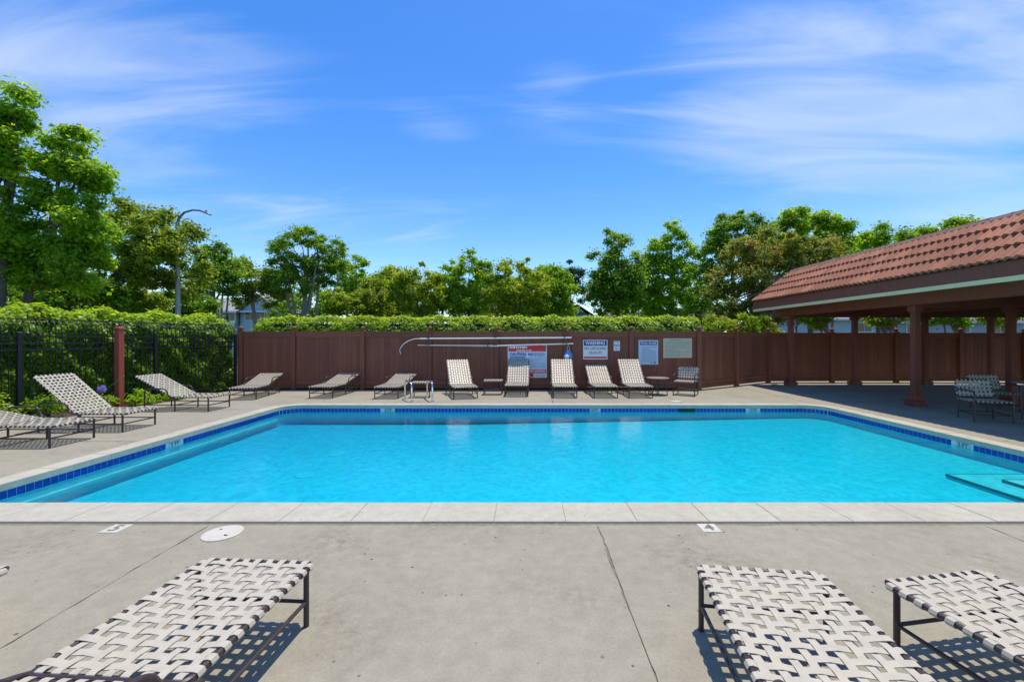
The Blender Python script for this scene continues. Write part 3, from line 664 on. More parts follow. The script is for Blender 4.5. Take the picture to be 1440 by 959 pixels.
def lounger(foot, d, ang, label, group, fine):
    t = thing('lounger', label, 'lounger', (foot[0], foot[1], 0.0), math.atan2(-d[0], d[1]), group)
    tr = 0.0142
    obj('frame', cached('fr', lambda: MB().tube(round_rect(RW, 0, SL + 0.02, SEATZ, 0.035), tr, 8, False).mesh('frame', True)), 'bronze', t)
    lm = cached('leg0', lambda: MB().tube([(0, 0, 0), (0, 0, SEATZ)], 0.0145, 8).mesh('leg', True))
    for y in (0.06, 0.80):
        for s in (-1, 1): obj('leg', lm, 'bronze', t, (s * RW, y, 0))
    lr = cached('leg1', lambda: MB().tube([(0, 0, 0), (0, 0, 0.42), (0, -0.02, 0.465), (0, -0.07, 0.485)], 0.0145, 8).mesh('leg', True))
    for s in (-1, 1): obj('leg', lr, 'bronze', t, (s * (RW + 0.025), 1.45, 0))
    ar = cached('arm', lambda: MB().tube([(-0.02, 0.80, 0.30), (-0.018, 0.85, 0.322), (-0.01, 0.90, 0.342), (0.0, 0.94, 0.39), (0.0, 0.97, 0.45), (0.0, 1.02, 0.482), (0.0, 1.09, 0.487), (0.0, 1.385, 0.485)], 0.0142, 10, True, 5).mesh('armrest', True))
    for s in (-1, 1):
        o = obj('armrest', ar, 'bronze', t, (s * (RW + 0.025), 0, 0))
    st = cached('str', lambda: MB().tube([(0, 0.06, 0.135), (0, 1.45, 0.135)], 0.0105, 6).mesh('stretcher', True))
    for s in (-1, 1): obj('stretcher', st, 'bronze', t, (s * RW, 0, 0))
    sx = cached('strx', lambda: MB().tube([(-RW, 0, 0.135), (RW, 0, 0.135)], 0.0105, 6).mesh('stretcher', True))
    for y in (0.06, 0.80, 1.45): obj('stretcher', sx, 'bronze', t, (0, y, 0))
    hinge = Matrix.Translation((0, SL + 0.045, SEATZ)) @ Matrix.Rotation(math.radians(ang), 4, 'X')
    o = obj('back_frame', cached('bf', lambda: MB().tube(round_rect(RW - 0.005, 0, BL, 0, 0.05), tr, 8, False).mesh('back_frame', True)), 'bronze', t); o.matrix_local = hinge
    # prop that holds the back up
    top = hinge @ Vector((0, 0.55, -0.015)); mb = MB()
    for s in (-1, 1): mb.tube([(s * (RW - 0.03), 1.45 if ang > 20 else 1.40, 0.135), (s * (RW - 0.03), top.y, top.z)], 0.008, 6)
    mb.build('back_prop', 'bronze', t, True)
    S = cached(('S', fine), lambda: straps(SL, sw=0.0345 if fine else 0.0275)); B = cached(('B', fine), lambda: straps(BL, RW - 0.005, sw=0.0345 if fine else 0.0275))
    if fine:
        for k, mb in enumerate(S): obj('strap', cached(('s', k), lambda: mb.mesh('strap', True)), 'strap', t, (0, 0, SEATZ))
        for k, mb in enumerate(B):
            o = obj('strap', cached(('b', k), lambda: mb.mesh('strap', True)), 'strap', t); o.matrix_local = hinge
    else:
        def join(L):
            m = MB()
            for q in L: m.add(q.v, q.f)
            return m.mesh('webbing', True)
        obj('seat_webbing', cached('sw', lambda: join(S)), 'strap', t, (0, 0, SEATZ))
        o = obj('back_webbing', cached('bw', lambda: join(B)), 'strap', t); o.matrix_local = hinge
    return t
G1 = 'loungers in the foreground'; G2 = 'loungers beside the iron fence'; G3 = 'loungers along the board fence'
lounger((-1.494, 2.36), (-0.06, -1), 8, 'woven strap lounger beside the round skimmer lid and number 5 tile', G1, True)
lounger((1.26, 2.27), (-0.12, -0.99), 8, 'woven strap lounger standing closest to the number 4 deck tile', G1, True)
lounger((2.155, 2.205), (0.16, -0.987), 8, 'woven strap lounger angled away beside the lounger nearest the number 4 tile', G1, True)
lounger((-3.125, 2.29), (0.0, -1), 8, 'woven strap lounger showing only the dark corner of its foot', G1, True)
lounger((-6.76, 6.33), (-1, 0), 10, 'low-backed strap lounger by the ivy, first in the row from the near deck', G2, False)
lounger((-6.70, 7.36), (-1, 0.0), 41, 'strap lounger with steeply raised back in front of the red post and violet flower', G2, False)
lounger((-6.76, 9.36), (-1, 0.03), 28, 'strap lounger with half raised back beside the red-brown post', G2, False)
lounger((-7.236, 10.73), (-0.165, 0.986), 14, 'low-backed strap lounger in the corner where iron and board fences meet', G2, False)
lounger((-5.38, 11.02), (0.03, 1), 13, 'low-backed strap lounger against the board fence, next to the corner', G3, False)
lounger((-3.63, 10.94), (0.03, 1), 13, 'low-backed strap lounger behind the chrome grab rails', G3, False)
lounger((-1.53, 10.92), (-0.3, 0.954), 42, 'upright strap lounger turned slightly, between grab rails and footstool', G3, False)
lounger((-0.23, 11.32), (0.03, 1), 42, 'upright strap lounger in front of the large red and blue caution sign', G3, False)
lounger((1.07, 11.08), (0.02, 1), 42, 'upright strap lounger below the hanging blue and white bag', G3, False)
lounger((2.153, 11.08), (0.0, 1), 29, 'half reclined strap lounger below the warning no lifeguard sign', G3, False)
lounger((3.08, 11.08), (0.02, 1), 42, 'upright strap lounger between the pool rules sign and round side table', G3, False)

def stool(x, y, rz, label):
    t = thing('footstool', label, 'footstool', (x, y, 0), rz, 'strap footstools'); hw, L, z = 0.25, 0.40, 0.395
    MB().tube(round_rect(hw, 0, L, z, 0.03), 0.013, 8, False).build('frame', 'bronze', t, True)
    for sx in (-1, 1):
        for yy in (0.03, L - 0.03): MB().tube([(sx * hw, yy, 0), (sx * hw, yy, z)], 0.013, 8).build('leg', 'bronze', t, True)
        MB().tube([(sx * hw, 0.03, 0.16), (sx * hw, L - 0.03, 0.16)], 0.009, 6).build('stretcher', 'bronze', t, True)
    for yy in (0.03, L - 0.03): MB().tube([(-hw, yy, 0.16), (hw, yy, 0.16)], 0.009, 6).build('stretcher', 'bronze', t, True)
    m = MB()
    for q in straps(L, hw): m.add(q.v, q.f)
    o = m.build('webbing', 'strap', t, True); o.location.z = z
stool(PX(693, 11.7), 11.68, 0, 'small strap footstool between two upright loungers by the fence')
stool(PX(591, 11.2), 11.15, 0, 'small strap footstool behind the chrome grab rails')

def armchair(x, y, face, label):
    """strap armchair; local -y is the front"""
    t = thing('armchair', label, 'armchair', (x, y, 0), math.atan2(face[0], -face[1]), 'strap armchairs'); hw, L, z = 0.27, 0.50, 0.385
    MB().tube(round_rect(hw, -0.25, 0.25, z, 0.04), 0.014, 8, False).build('seat_frame', 'bronze', t, True)
    for s in (-1, 1):
        MB().tube([(s * (hw + 0.012), -0.24, 0), (s * (hw + 0.012), -0.24, 0.50), (s * (hw + 0.012), -0.215, 0.555), (s * (hw + 0.012), -0.16, 0.58), (s * (hw + 0.012), 0.20, 0.575), (s * (hw + 0.008), 0.27, 0.56)], 0.014, 8).build('armrest', 'bronze', t, True)
        MB().tube([(s * hw, 0.24, 0), (s * hw, 0.24, z)], 0.014, 8).build('leg', 'bronze', t, True)
        MB().tube([(s * hw, -0.24, 0.14), (s * hw, 0.24, 0.14)], 0.010, 6).build('stretcher', 'bronze', t, True)
    for yy in (-0.24, 0.24): MB().tube([(-hw, yy, 0.14), (hw, yy, 0.14)], 0.010, 6).build('stretcher', 'bronze', t, True)
    M = Matrix.Translation((0, 0.235, z + 0.02)) @ Matrix.Rotation(math.radians(72), 4, 'X')
    o = MB().tube(round_rect(hw, 0, 0.36, 0, 0.04), 0.014, 8, False).build('back_frame', 'bronze', t, True); o.matrix_local = M
    m = MB()
    for q in straps(L, hw): m.add([(a, b - 0.25, c) for a, b, c in q.v], q.f)
    o = m.build('seat_webbing', 'strap', t, True); o.location.z = z
    m = MB()
    for q in straps(0.30, hw): m.add([(a, b + 0.05, c) for a, b, c in q.v], q.f)
    o = m.build('back_webbing', 'strap', t, True); o.matrix_local = M
armchair(4.52, 11.78, (-0.55, -0.83), 'strap armchair beside the small round side table under the tan sign')
armchair(8.83, 8.06, (-0.31, -0.95), 'strap armchair at the table, just outside the pavilion column')
armchair(10.35, 9.25, (-0.25, -0.97), 'strap armchair on the far side of the pavilion table')
def round_table(x, y, r, z, label, group):
    t = thing('round_table', label, 'table', (x, y, 0), 0.4, group)
    MB().lathe([(0, z - 0.022), (r - 0.02, z - 0.022), (r, z - 0.014), (r, z - 0.004), (r - 0.01, z), (0, z)], 36).build('table_top', 'table_top', t)
    mb = MB()
    for k in range(4):
        a = PI / 2 * k + PI / 4; c, s = math.cos(a), math.sin(a)
        MB().tube([(c * r * 0.82, s * r * 0.82, 0), (c * r * 0.80, s * r * 0.80, z * 0.25), (c * r * 0.62, s * r * 0.62, z * 0.6), (c * r * 0.72, s * r * 0.72, z - 0.02)], 0.013, 8).build('leg', 'bronze', t, True)
    P = [(math.cos(2 * PI * k / 24) * r * 0.64, math.sin(2 * PI * k / 24) * r * 0.64, z * 0.55) for k in range(25)]
    MB().tube(P, 0.011, 6, False).build('ring', 'bronze', t, True)
round_table(PX(925, 11.85), 11.85, 0.31, 0.48, 'small round bronze side table between lounger and armchair by the fence', 'round tables')
round_table(10.1, 8.0, 0.55, 0.72, 'round bronze dining table under the pavilion among strap armchairs', 'round tables')
# grab rails behind the pool
for (fx, fy), (nx, ny), lb in (((569.6, 561), (579, 565.4), 'pair nearer the low loungers'), ((600.8, 560), (608, 565), 'one next to the turned lounger')):
    a = Vector((PX(fx, GY(fy)), GY(fy), 0)); b = Vector((PX(nx, GY(ny)), GY(ny), 0)); d = (b - a); L = d.length; d.normalize()
    def P(s, z): q = a + d * s; return (q.x, q.y, z)
    pts = [P(0, 0), P(0, 0.34)] + [P(0.15 - 0.15 * math.cos(t * PI / 8), 0.34 + 0.15 * math.sin(t * PI / 8)) for t in range(1, 5)] + [P(L - 0.15 + 0.15 * math.sin(t * PI / 8), 0.34 + 0.15 * math.cos(t * PI / 8)) for t in range(1, 5)] + [P(L, 0)]
    t = thing('grab_rail', 'chrome tube grab rail on the far deck, ' + lb, 'grab rail', (0, 0, 0), 0, 'chrome grab rails')
    MB().tube(pts, 0.022, 10).build('rail', 'chrome', t, True)
    for q in (a, b): MB().lathe([(0.0, 0.001), (0.05, 0.001), (0.045, 0.018), (0.0, 0.02)], 14, tuple(q)).build('escutcheon', 'chrome', t, True)

# ================================================================== THINGS ON THE FENCE
FS = FYB - 0.026                              # sign plane in front of the boards
def sign(px0, px1, py0, py1, base, label):
    x0, x1, z0, z1 = PX(px0, FS), PX(px1, FS), PZ(py1, FS), PZ(py0, FS)
    t = thing('sign', label, 'sign', ((x0 + x1) / 2, FS, (z0 + z1) / 2), 0, 'signs on the board fence'); W, Hh = x1 - x0, z1 - z0
    MB().box(-W / 2, W / 2, -0.004, 0.010, -Hh / 2, Hh / 2, bev=0.002).build('panel', base, t)
    def rect(nm, mat, a, b, c, d, dep=0.0055): return MB().box(a * W - W / 2, b * W - W / 2, -dep, -0.0035, c * Hh - Hh / 2, d * Hh - Hh / 2).build(nm, mat, t)
    def txt(body, mat, u, v, size, bold=0.0, wmax=None):
        me = text_mesh(body, size, bold=bold); o = obj('lettering', me, mat, t, (u * W - W / 2, -0.0072, v * Hh - Hh / 2), (PI / 2, 0, 0))
        if wmax:
            wx = max(v.co.x for v in me.vertices) - min(v.co.x for v in me.vertices); o.scale.x = min(1.6, wmax * W / wx)
        return o
    def lines(mat, u0, u1, v0, v1, n, hgt, seed=1):
        """body copy too small to read: rows of word-length strokes"""
        rr = random.Random(seed); mb = MB()
        for i in range(n):
            v = v1 - (v1 - v0) * (i + 0.5) / n; u = u0
            end = u1 if rr.random() > 0.3 else u0 + (u1 - u0) * rr.uniform(0.45, 0.9)
            while u < end - 0.01:
                l = rr.uniform(0.025, 0.10); e = min(u + l, end)
                mb.box(u * W - W / 2, e * W - W / 2, -0.0062, -0.0035, v * Hh - Hh / 2 - hgt / 2, v * Hh - Hh / 2 + hgt / 2); u = e + 0.014
        mb.build('small_print', mat, t)
    return t, rect, txt, lines, W, Hh
t, rect, txt, lines, W, Hh = sign(714, 769, 484.5, 531, 'sign_white', 'large red, white and blue caution sign behind an upright lounger')
rect('header', 'sign_red', 0.02, 0.98, 0.79, 0.975); lines('sign_white', 0.05, 0.95, 0.87, 0.96, 1, 0.065, 31); lines('sign_white', 0.22, 0.78, 0.80, 0.85, 1, 0.03, 3)
rect('field', 'sign_pale_blue', 0.025, 0.49, 0.27, 0.775, 0.0045); rect('field', 'sign_pale_blue', 0.51, 0.98, 0.27, 0.775, 0.0045)
txt('CAUTION', 'sign_blue', 0.26, 0.70, 0.13, 0.004, 0.41); rect('underline', 'sign_blue', 0.05, 0.45, 0.595, 0.625); lines('sign_ink', 0.06, 0.44, 0.30, 0.57, 7, 0.016, 5)
txt('NO', 'sign_blue', 0.585, 0.70, 0.10, 0.004); lines('sign_grey_ink', 0.67, 0.95, 0.65, 0.75, 3, 0.02, 6); lines('sign_grey_ink', 0.54, 0.95, 0.30, 0.60, 7, 0.010, 8)
rect('band', 'sign_red', 0.025, 0.49, 0.02, 0.245); rect('band', 'sign_red', 0.51, 0.98, 0.135, 0.255); txt('NO DIVING', 'sign_white', 0.745, 0.195, 0.11, 0.003, 0.42); rect('block', 'sign_red', 0.51, 0.66, 0.02, 0.13); lines('sign_blue', 0.70, 0.95, 0.03, 0.12, 2, 0.012, 9)
t, rect, txt, lines, W, Hh = sign(820, 854.3, 478, 505.3, 'sign_white', 'white WARNING no lifeguard on duty sign with blue header')
rect('header', 'sign_blue', 0.03, 0.97, 0.70, 0.96); txt('WARNING', 'sign_white', 0.5, 0.83, 0.15, 0.004, 0.80); txt('NO LIFEGUARD', 'sign_ink', 0.5, 0.555, 0.12, 0.001, 0.90); txt('ON DUTY', 'sign_ink', 0.5, 0.33, 0.12, 0.001, 0.54); rect('band', 'sign_red', 0.03, 0.97, 0.05, 0.14)
t, rect, txt, lines, W, Hh = sign(863, 871.8, 479.5, 493.2, 'sign_white', 'small white notice between the warning and pool rules signs')
lines('sign_ink', 0.12, 0.88, 0.85, 0.95, 1, 0.02, 2); txt('NO', 'sign_grey_ink', 0.5, 0.55, 0.11, 0.004); lines('sign_grey_ink', 0.15, 0.85, 0.1, 0.38, 3, 0.012, 4)
t, rect, txt, lines, W, Hh = sign(898, 925.5, 478.3, 512.6, 'sign_pale_blue', 'pale blue POOL RULES sign with dark blue header')
rect('header', 'sign_blue', 0.06, 0.94, 0.80, 0.95); txt('POOL RULES', 'sign_white', 0.5, 0.875, 0.085, 0.003, 0.80); lines('sign_grey_ink', 0.15, 0.90, 0.10, 0.76, 15, 0.012, 12); rect('emblem', 'sign_grey_ink', 0.62, 0.68, 0.04, 0.09); rect('emblem', 'sign_ink', 0.78, 0.86, 0.03, 0.10)
t, rect, txt, lines, W, Hh = sign(932.7, 973, 475.6, 503.2, 'sign_tan', 'tan notice board with faded small print near the fence corner')
lines('sign_grey_ink', 0.25, 0.75, 0.86, 0.96, 1, 0.022, 21); lines('sign_grey_ink', 0.07, 0.93, 0.06, 0.84, 12, 0.011, 22)
# rescue poles on hooks, hanging bag
YP = FYB - 0.14
pole = thing('rescue_hook', 'long white shepherd crook rescue pole hung along the fence top', 'rescue pole', (0, 0, 0), 0, 'poles hung on the fence')
zt = PZ(476.3, YP); pts = [(PX(803.7, YP), YP, PZ(475, YP)), (PX(590, YP), YP, zt)]
MB().tube(pts, 0.021, 8).build('shaft', 'white_paint', pole, True)
hk = [(PX(592, YP), YP, zt), (PX(583, YP), YP, PZ(476.6, YP)), (PX(575, YP), YP, PZ(479, YP)), (PX(568.5, YP), YP, PZ(483, YP)), (PX(564.5, YP), YP - 0.03, PZ(488, YP)), (PX(562.6, YP), YP - 0.05, PZ(492.5, YP)), (PX(564.5, YP), YP - 0.06, PZ(498, YP))]
MB().tube(hk, 0.012, 8).build('crook', 'white_paint', pole, True)
pole2 = thing('telescopic_pole', 'grey-blue telescopic cleaning pole hung below the rescue hook', 'pole', (0, 0, 0), 0, 'poles hung on the fence')
MB().tube([(PX(587.5, YP), YP, PZ(485.6, YP)), (PX(690, YP), YP, PZ(486.6, YP))], [0.016, 0.028], 8).build('shaft', 'grey_pole', pole2, True)
MB().tube([(PX(690, YP), YP, PZ(486.6, YP)), (PX(806, YP), YP, PZ(483.4, YP))], [0.024, 0.018], 8).build('shaft', 'white_paint', pole2, True)
for px, py, lb in ((603, 476.2, 'hanger on the fence post holding the crook end'), (686, 486, 'hanger at the middle of the telescopic pole'), (793.5, 475.4, 'hanger under the upper pole near the bag'), (797, 484, 'hanger under the lower pole, carrying the bag cord')):
    z = PZ(py, YP); x = PX(px, YP)
    t = thing('pole_hanger', 'dark metal ' + lb, 'hanger', (x, YP, z), 0, 'pole hangers on the fence')
    MB().tube([(0, 0.13, 0.03), (0, 0.02, -0.03), (0, -0.025, -0.028), (0, -0.034, 0.02)], 0.012, 6).build('hook', 'iron', t, True); MB().box(-0.03, 0.03, 0.105, 0.128, -0.05, 0.06).build('plate', 'iron', t)
bag = thing('rope_bag', 'small blue and white rescue bag hanging from the pole hanger', 'bag', (PX(799, YP), YP - 0.01, PZ(484, YP)), 0)
def bag_mesh():
    mb = MB(); ring = []; prof = [(0.012, -0.16), (0.05, -0.19), (0.10, -0.26), (0.135, -0.34), (0.13, -0.42), (0.09, -0.47), (0.02, -0.485)]
    V = []; n = 16
    for r, z in prof:
        for j in range(n):
            a = 2 * PI * j / n; wob = 1 + 0.08 * math.sin(3 * a + z * 20); V.append((r * wob * math.cos(a), r * wob * 0.45 * math.sin(a) - 0.01, z))
    Fc = [(i * n + j, i * n + (j + 1) % n, (i + 1) * n + (j + 1) % n, (i + 1) * n + j) for i in range(len(prof) - 1) for j in range(n)]
    mb.add(V, Fc); return mb
bag_mesh().build('pouch', 'bag_blue', bag, True)
MB().tube([(-0.006, 0, -0.02), (-0.03, 0, -0.10), (-0.03, -0.01, -0.19)], 0.006, 5).build('cord', 'white_paint', bag, True)
MB().tube([(0.006, 0, -0.02), (0.03, 0, -0.10), (0.05, -0.01, -0.20)], 0.006, 5).build('cord', 'white_paint', bag, True)
MB().lathe([(0, -0.46), (0.06, -0.45), (0.095, -0.36), (0.05, -0.30), (0, -0.295)], 14, (-0.05, -0.035, 0.0)).build('white_panel', 'white_paint', bag, True)

# ================================================================== FOLIAGE
def leaf_mesh(name, C, Nn, size, rnd, aspect=0.55):
    """one folded diamond per leaf; C centres, Nn normals, size lengths, rnd tint 0..1"""
    n = len(C); Nn = Nn / np.linalg.norm(Nn, axis=1, keepdims=True)
    T = RNG.normal(size=(n, 3)); T -= Nn * (T * Nn).sum(1, keepdims=True); T /= np.linalg.norm(T, axis=1, keepdims=True); B = np.cross(Nn, T)
    s = size[:, None]
    V = np.empty((n, 4, 3)); V[:, 0] = C - T * s * 0.5; V[:, 2] = C + T * s * 0.5
    V[:, 1] = C + B * s * aspect * 0.5 + Nn * s * 0.10; V[:, 3] = C - B * s * aspect * 0.5 + Nn * s * 0.10
    me = bpy.data.meshes.new(name); me.vertices.add(4 * n); me.vertices.foreach_set('co', V.reshape(-1))
    me.loops.add(4 * n); me.loops.foreach_set('vertex_index', np.arange(4 * n, dtype=np.int32))
    me.polygons.add(n); me.polygons.foreach_set('loop_start', np.arange(0, 4 * n, 4, dtype=np.int32)); me.polygons.foreach_set('loop_total', np.full(n, 4, dtype=np.int32))
    me.update(calc_edges=True)
    a = me.attributes.new('rnd', 'FLOAT', 'FACE'); a.data.foreach_set('value', np.clip(rnd, 0, 1).astype(np.float32))
    return me
def unit(n):
    d = RNG.normal(size=(n, 3)); return d / np.linalg.norm(d, axis=1, keepdims=True)
def crown_points(blobs, nleaf, clump, fill=0.55):
    """leaves in clumps set through the outer part of each ellipsoid; returns C, N, tint, clump centres"""
    vol = np.array([b[3] * b[4] * b[5] for b in blobs]) ** (2 / 3.0); vol /= vol.sum(); Cs, Ns, Rs, CC = [], [], [], []
    for b, f in zip(blobs, vol):
        c = np.array(b[:3]); r = np.array(b[3:6]); k = max(6, int(1.6 * (r[0] * r[1] * r[2]) ** (2 / 3.0) / clump ** 2 * 2.2)); m = max(4, int(0.85 * nleaf * f / k))
        d = unit(k); rad = fill + (1.0 - fill) * RNG.random(k) ** 0.7; cc = c + d * r * rad[:, None]; CC.append(cc)
        cr = clump * RNG.uniform(0.45, 1.45, k); tint = RNG.normal(0.0, 0.17, k)
        q = unit(k * m).reshape(k, m, 3); rr = np.minimum(np.abs(RNG.normal(0, 0.60, (k, m, 1))), RNG.uniform(0.9, 1.3, (k, m, 1)))
        pts = cc[:, None, :] + q * rr * cr[:, None, None] * np.array([1.15, 1.15, 0.78])
        nn = q * 0.6 + np.array([0, -0.12, 0.55]) + RNG.normal(0, 0.5, (k, m, 3))
        Cs.append(pts.reshape(-1, 3)); Ns.append(nn.reshape(-1, 3)); Rs.append((0.45 + tint[:, None] + RNG.normal(0, 0.17, (k, m))).reshape(-1))
    return np.concatenate(Cs), np.concatenate(Ns), np.concatenate(Rs), np.concatenate(CC)
def tree(name, label, Y, trunk, blobs, leaf, n, mat, clump=0.55, bark='bark', tr=0.16, group=None, fill=0.55, multi=0, depth=0.85, cat='tree', limbs=10):
    """trunk: photo points base->top; blobs: (px, py, rx_px, ry_px[, dY]); all at distance Y"""
    S = Y / F
    T = [Vector((PX(a, Y), Y, PZ(b, Y))) for a, b in trunk]; T[0].z = -0.1
    base = T[0].copy(); root = thing(name, label, cat, (base.x, base.y, -0.06), 0, group); off = Vector((base.x, base.y, -0.06))
    Bl = []
    for b in blobs:
        dy = b[4] if len(b) > 4 else 0.0
        sh = 0.22 * clump; Bl.append((PX(b[0], Y), Y + dy, PZ(b[1], Y), max(b[2] * S - sh, 0.4 * b[2] * S), max(b[2] * S - sh, 0.4 * b[2] * S) * depth, max(b[3] * S - sh * 0.7, 0.4 * b[3] * S)))
    C, Nn, R, CC = crown_points(Bl, int(n * 2.0), clump * 0.85, fill)
    sz = 0.90 * leaf * RNG.uniform(0.7, 1.35, len(C))
    me = leaf_mesh('crown', C - np.array(off), Nn, sz, R); obj('crown', me, mat, root)
    mb = MB(); k = len(T); top = T[-1]
    def limb(P, r0, r1, seg=7):
        a, b = P; mid = (a + b) / 2 + Vector((random.uniform(-.12, .12), random.uniform(-.12, .12), 0.10)) * (b - a).length; pts = []
        for i in range(seg + 1):
            t = i / seg; q = a.lerp(mid, t).lerp(mid.lerp(b, t), t); pts.append(q - off)
        mb.tube(pts, [r0 + (r1 - r0) * i / seg for i in range(seg + 1)], 6)
    pts = []
    for i in range(k - 1):
        for j in range(3): pts.append(T[i].lerp(T[i + 1], j / 3.0) + Vector((random.uniform(-.03, .03), random.uniform(-.03, .03), 0)) * (i + j > 0))
    pts.append(top); m = len(pts)
    mb.tube([p - off for p in pts], [tr * (1.15 if i == 0 else 1.0) * (1 - 0.6 * i / (m - 1)) for i in range(m)], 9)
    for j in range(multi):                       # further stems from the same foot
        a = 2 * PI * j / max(1, multi) + 0.5; tgt = Vector(Bl[j % len(Bl)][:3]) + Vector((math.cos(a), math.sin(a), 0)) * 0.4 * Bl[0][3]
        limb((T[0] + Vector((math.cos(a), math.sin(a), 0)) * tr * 1.5, tgt), tr * 0.7, tr * 0.2, 9)
    for b in Bl: 
        s = pts[int(m * random.uniform(0.55, 0.95)) - 1]; limb((s, Vector(b[:3])), tr * 0.5, tr * 0.12)
    idx = RNG.choice(len(CC), min(limbs, len(CC)), replace=False)
    for i in idx:
        c = Vector(CC[i]); s = pts[int(m * random.uniform(0.5, 1.0)) - 1]; limb((s, c), tr * 0.28, 0.012)
    mb.build('trunk', bark, root, True)
    return root
GT = 'trees beyond the fences'
tree('sweetgum_tree', 'tall bright green tree with upright trunk beyond the iron fence', 13.2, [(-2, 520), (2, 400), (12, 300), (18, 200)],
     [(18, 150, 28, 38), (-10, 190, 46, 56), (0, 245, 40, 42), (-25, 320, 56, 60), (22, 325, 22, 38)], 0.15, 26000, 'leaf_bright', 0.42, 'bark', 0.14, GT)
tree('sweetgum_tree', 'bright green broad tree with leaning trunk beyond the iron fence', 13.8, [(18, 520), (45, 390), (75, 325), (98, 270)],
     [(98, 208, 30, 36), (84, 250, 36, 38), (118, 258, 30, 44), (98, 308, 50, 46), (85, 372, 54, 46), (122, 345, 26, 42), (30, 355, 40, 54)], 0.15, 38000, 'leaf_bright', 0.42, 'bark', 0.13, GT)
tree('evergreen_tree', 'wide dense dark green tree in front of the street lamp', 19.0, [(120, 500), (140, 428), (180, 385), (205, 350)],
     [(190, 325, 46, 48), (235, 330, 46, 40), (252, 342, 36, 42, -1.3), (165, 375, 36, 50), (212, 372, 46, 40), (175, 425, 40, 24), (225, 400, 30, 22, 1.0), (270, 385, 18, 24, 0.8)], 0.17, 24000, 'leaf_olive', 0.5, 'bark', 0.2, GT)
tree('round_tree', 'round olive green tree with several thin stems beside the street lamp', 27, [(298, 480), (298, 440), (300, 420), (302, 400)],
     [(300, 375, 32, 34), (318, 395, 22, 28), (285, 400, 22, 24), (304, 352, 18, 12)], 0.2, 14000, 'leaf_deep', 0.6, 'pale_bark', 0.16, GT, multi=4)
tree('spreading_tree', 'loose dark olive tree in front of the pale blue house', 31, [(360, 480), (358, 440), (352, 420), (350, 400)],
     [(345, 375, 20, 16), (365, 395, 38, 26), (385, 405, 24, 34), (340, 415, 18, 22), (395, 380, 16, 14)], 0.2, 13000, 'leaf_olive', 0.6, 'pale_bark', 0.14, GT, multi=2, fill=0.4)
tree('umbrella_tree', 'tall umbrella crowned tree with many pale stems behind the hedge', 30, [(428, 480), (428, 430), (430, 390), (432, 360)],
     [(430, 334, 34, 16), (395, 350, 26, 14), (465, 348, 28, 16), (412, 368, 32, 14), (452, 372, 40, 16), (478, 374, 26, 20), (430, 398, 44, 18), (402, 385, 18, 12)], 0.17, 19000, 'leaf_deep', 0.5, 'pale_bark', 0.2, GT, multi=6, fill=0.35, limbs=26)
tree('bright_tree', 'bright green tree standing just right of the umbrella crowned tree', 36, [(500, 480), (500, 440), (500, 420), (500, 400)],
     [(500, 378, 18, 20), (492, 400, 24, 24), (512, 408, 18, 26)], 0.2, 8000, 'leaf_bright', 0.6, 'bark', 0.13, GT)
tree('yellow_shrub', 'low yellow green bush below the umbrella crowned tree', 25, [(475, 480), (475, 450), (476, 440), (477, 430)],
     [(470, 425, 20, 22), (495, 432, 24, 20)], 0.15, 8000, 'leaf_yellow', 0.45, 'bark', 0.07, 'bushes behind the hedge', cat='bush')
tree('slender_tree', 'thin tree with sparse crown and grey branches above the hedge', 30, [(545, 480), (546, 440), (550, 415), (553, 395)],
     [(552, 385, 16, 12), (540, 405, 24, 20), (572, 410, 24, 22), (525, 425, 22, 22), (560, 435, 40, 18)], 0.17, 11000, 'leaf_olive', 0.5, 'pale_bark', 0.1, GT, multi=4, fill=0.3, limbs=24)
tree('leafy_tree', 'bushy bright green tree behind the middle of the hedge', 27, [(622, 480), (622, 445), (624, 420), (625, 405)],
     [(622, 392, 20, 16), (612, 415, 24, 26), (640, 418, 26, 28), (600, 440, 22, 18), (655, 440, 28, 18)], 0.17, 14000, 'leaf_bright', 0.5, 'bark', 0.12, GT)
tree('leafy_tree', 'olive tree with bare grey branch tips behind the caution sign', 29, [(705, 480), (706, 440), (708, 410), (712, 375)],
     [(690, 405, 26, 20), (715, 418, 30, 30), (675, 430, 30, 28), (735, 405, 22, 18), (700, 445, 40, 16)], 0.17, 15000, 'leaf_yellow', 0.5, 'pale_bark', 0.12, GT, multi=4, fill=0.35, limbs=30)
tree('leafy_tree', 'yellow green rounded tree left of the slate blue house', 28, [(765, 480), (765, 445), (766, 420), (766, 405)],
     [(762, 388, 18, 16), (750, 412, 24, 28), (780, 415, 24, 28), (765, 438, 36, 20), (792, 440, 20, 14)], 0.17, 15000, 'leaf_bright', 0.5, 'bark', 0.12, GT)
tree('dark_tree', 'dark blue green conifer like tree next to the tall green trees', 40, [(802, 480), (802, 440), (802, 410), (802, 385)],
     [(802, 375, 11, 12), (795, 392, 14, 14), (812, 395, 12, 18), (803, 415, 20, 22)], 0.2, 8000, 'leaf_blue', 0.6, 'bark', 0.14, GT)
tree('tall_tree', 'tall pointed green tree behind the warning sign', 24, [(868, 500), (868, 440), (867, 400), (866, 360)],
     [(866, 395, 34, 44), (866, 342, 22, 24), (850, 372, 28, 28), (882, 378, 24, 34), (862, 412, 42, 32), (845, 425, 24, 22), (888, 420, 22, 26)], 0.16, 22000, 'leaf_deep', 0.46, 'bark', 0.14, GT)
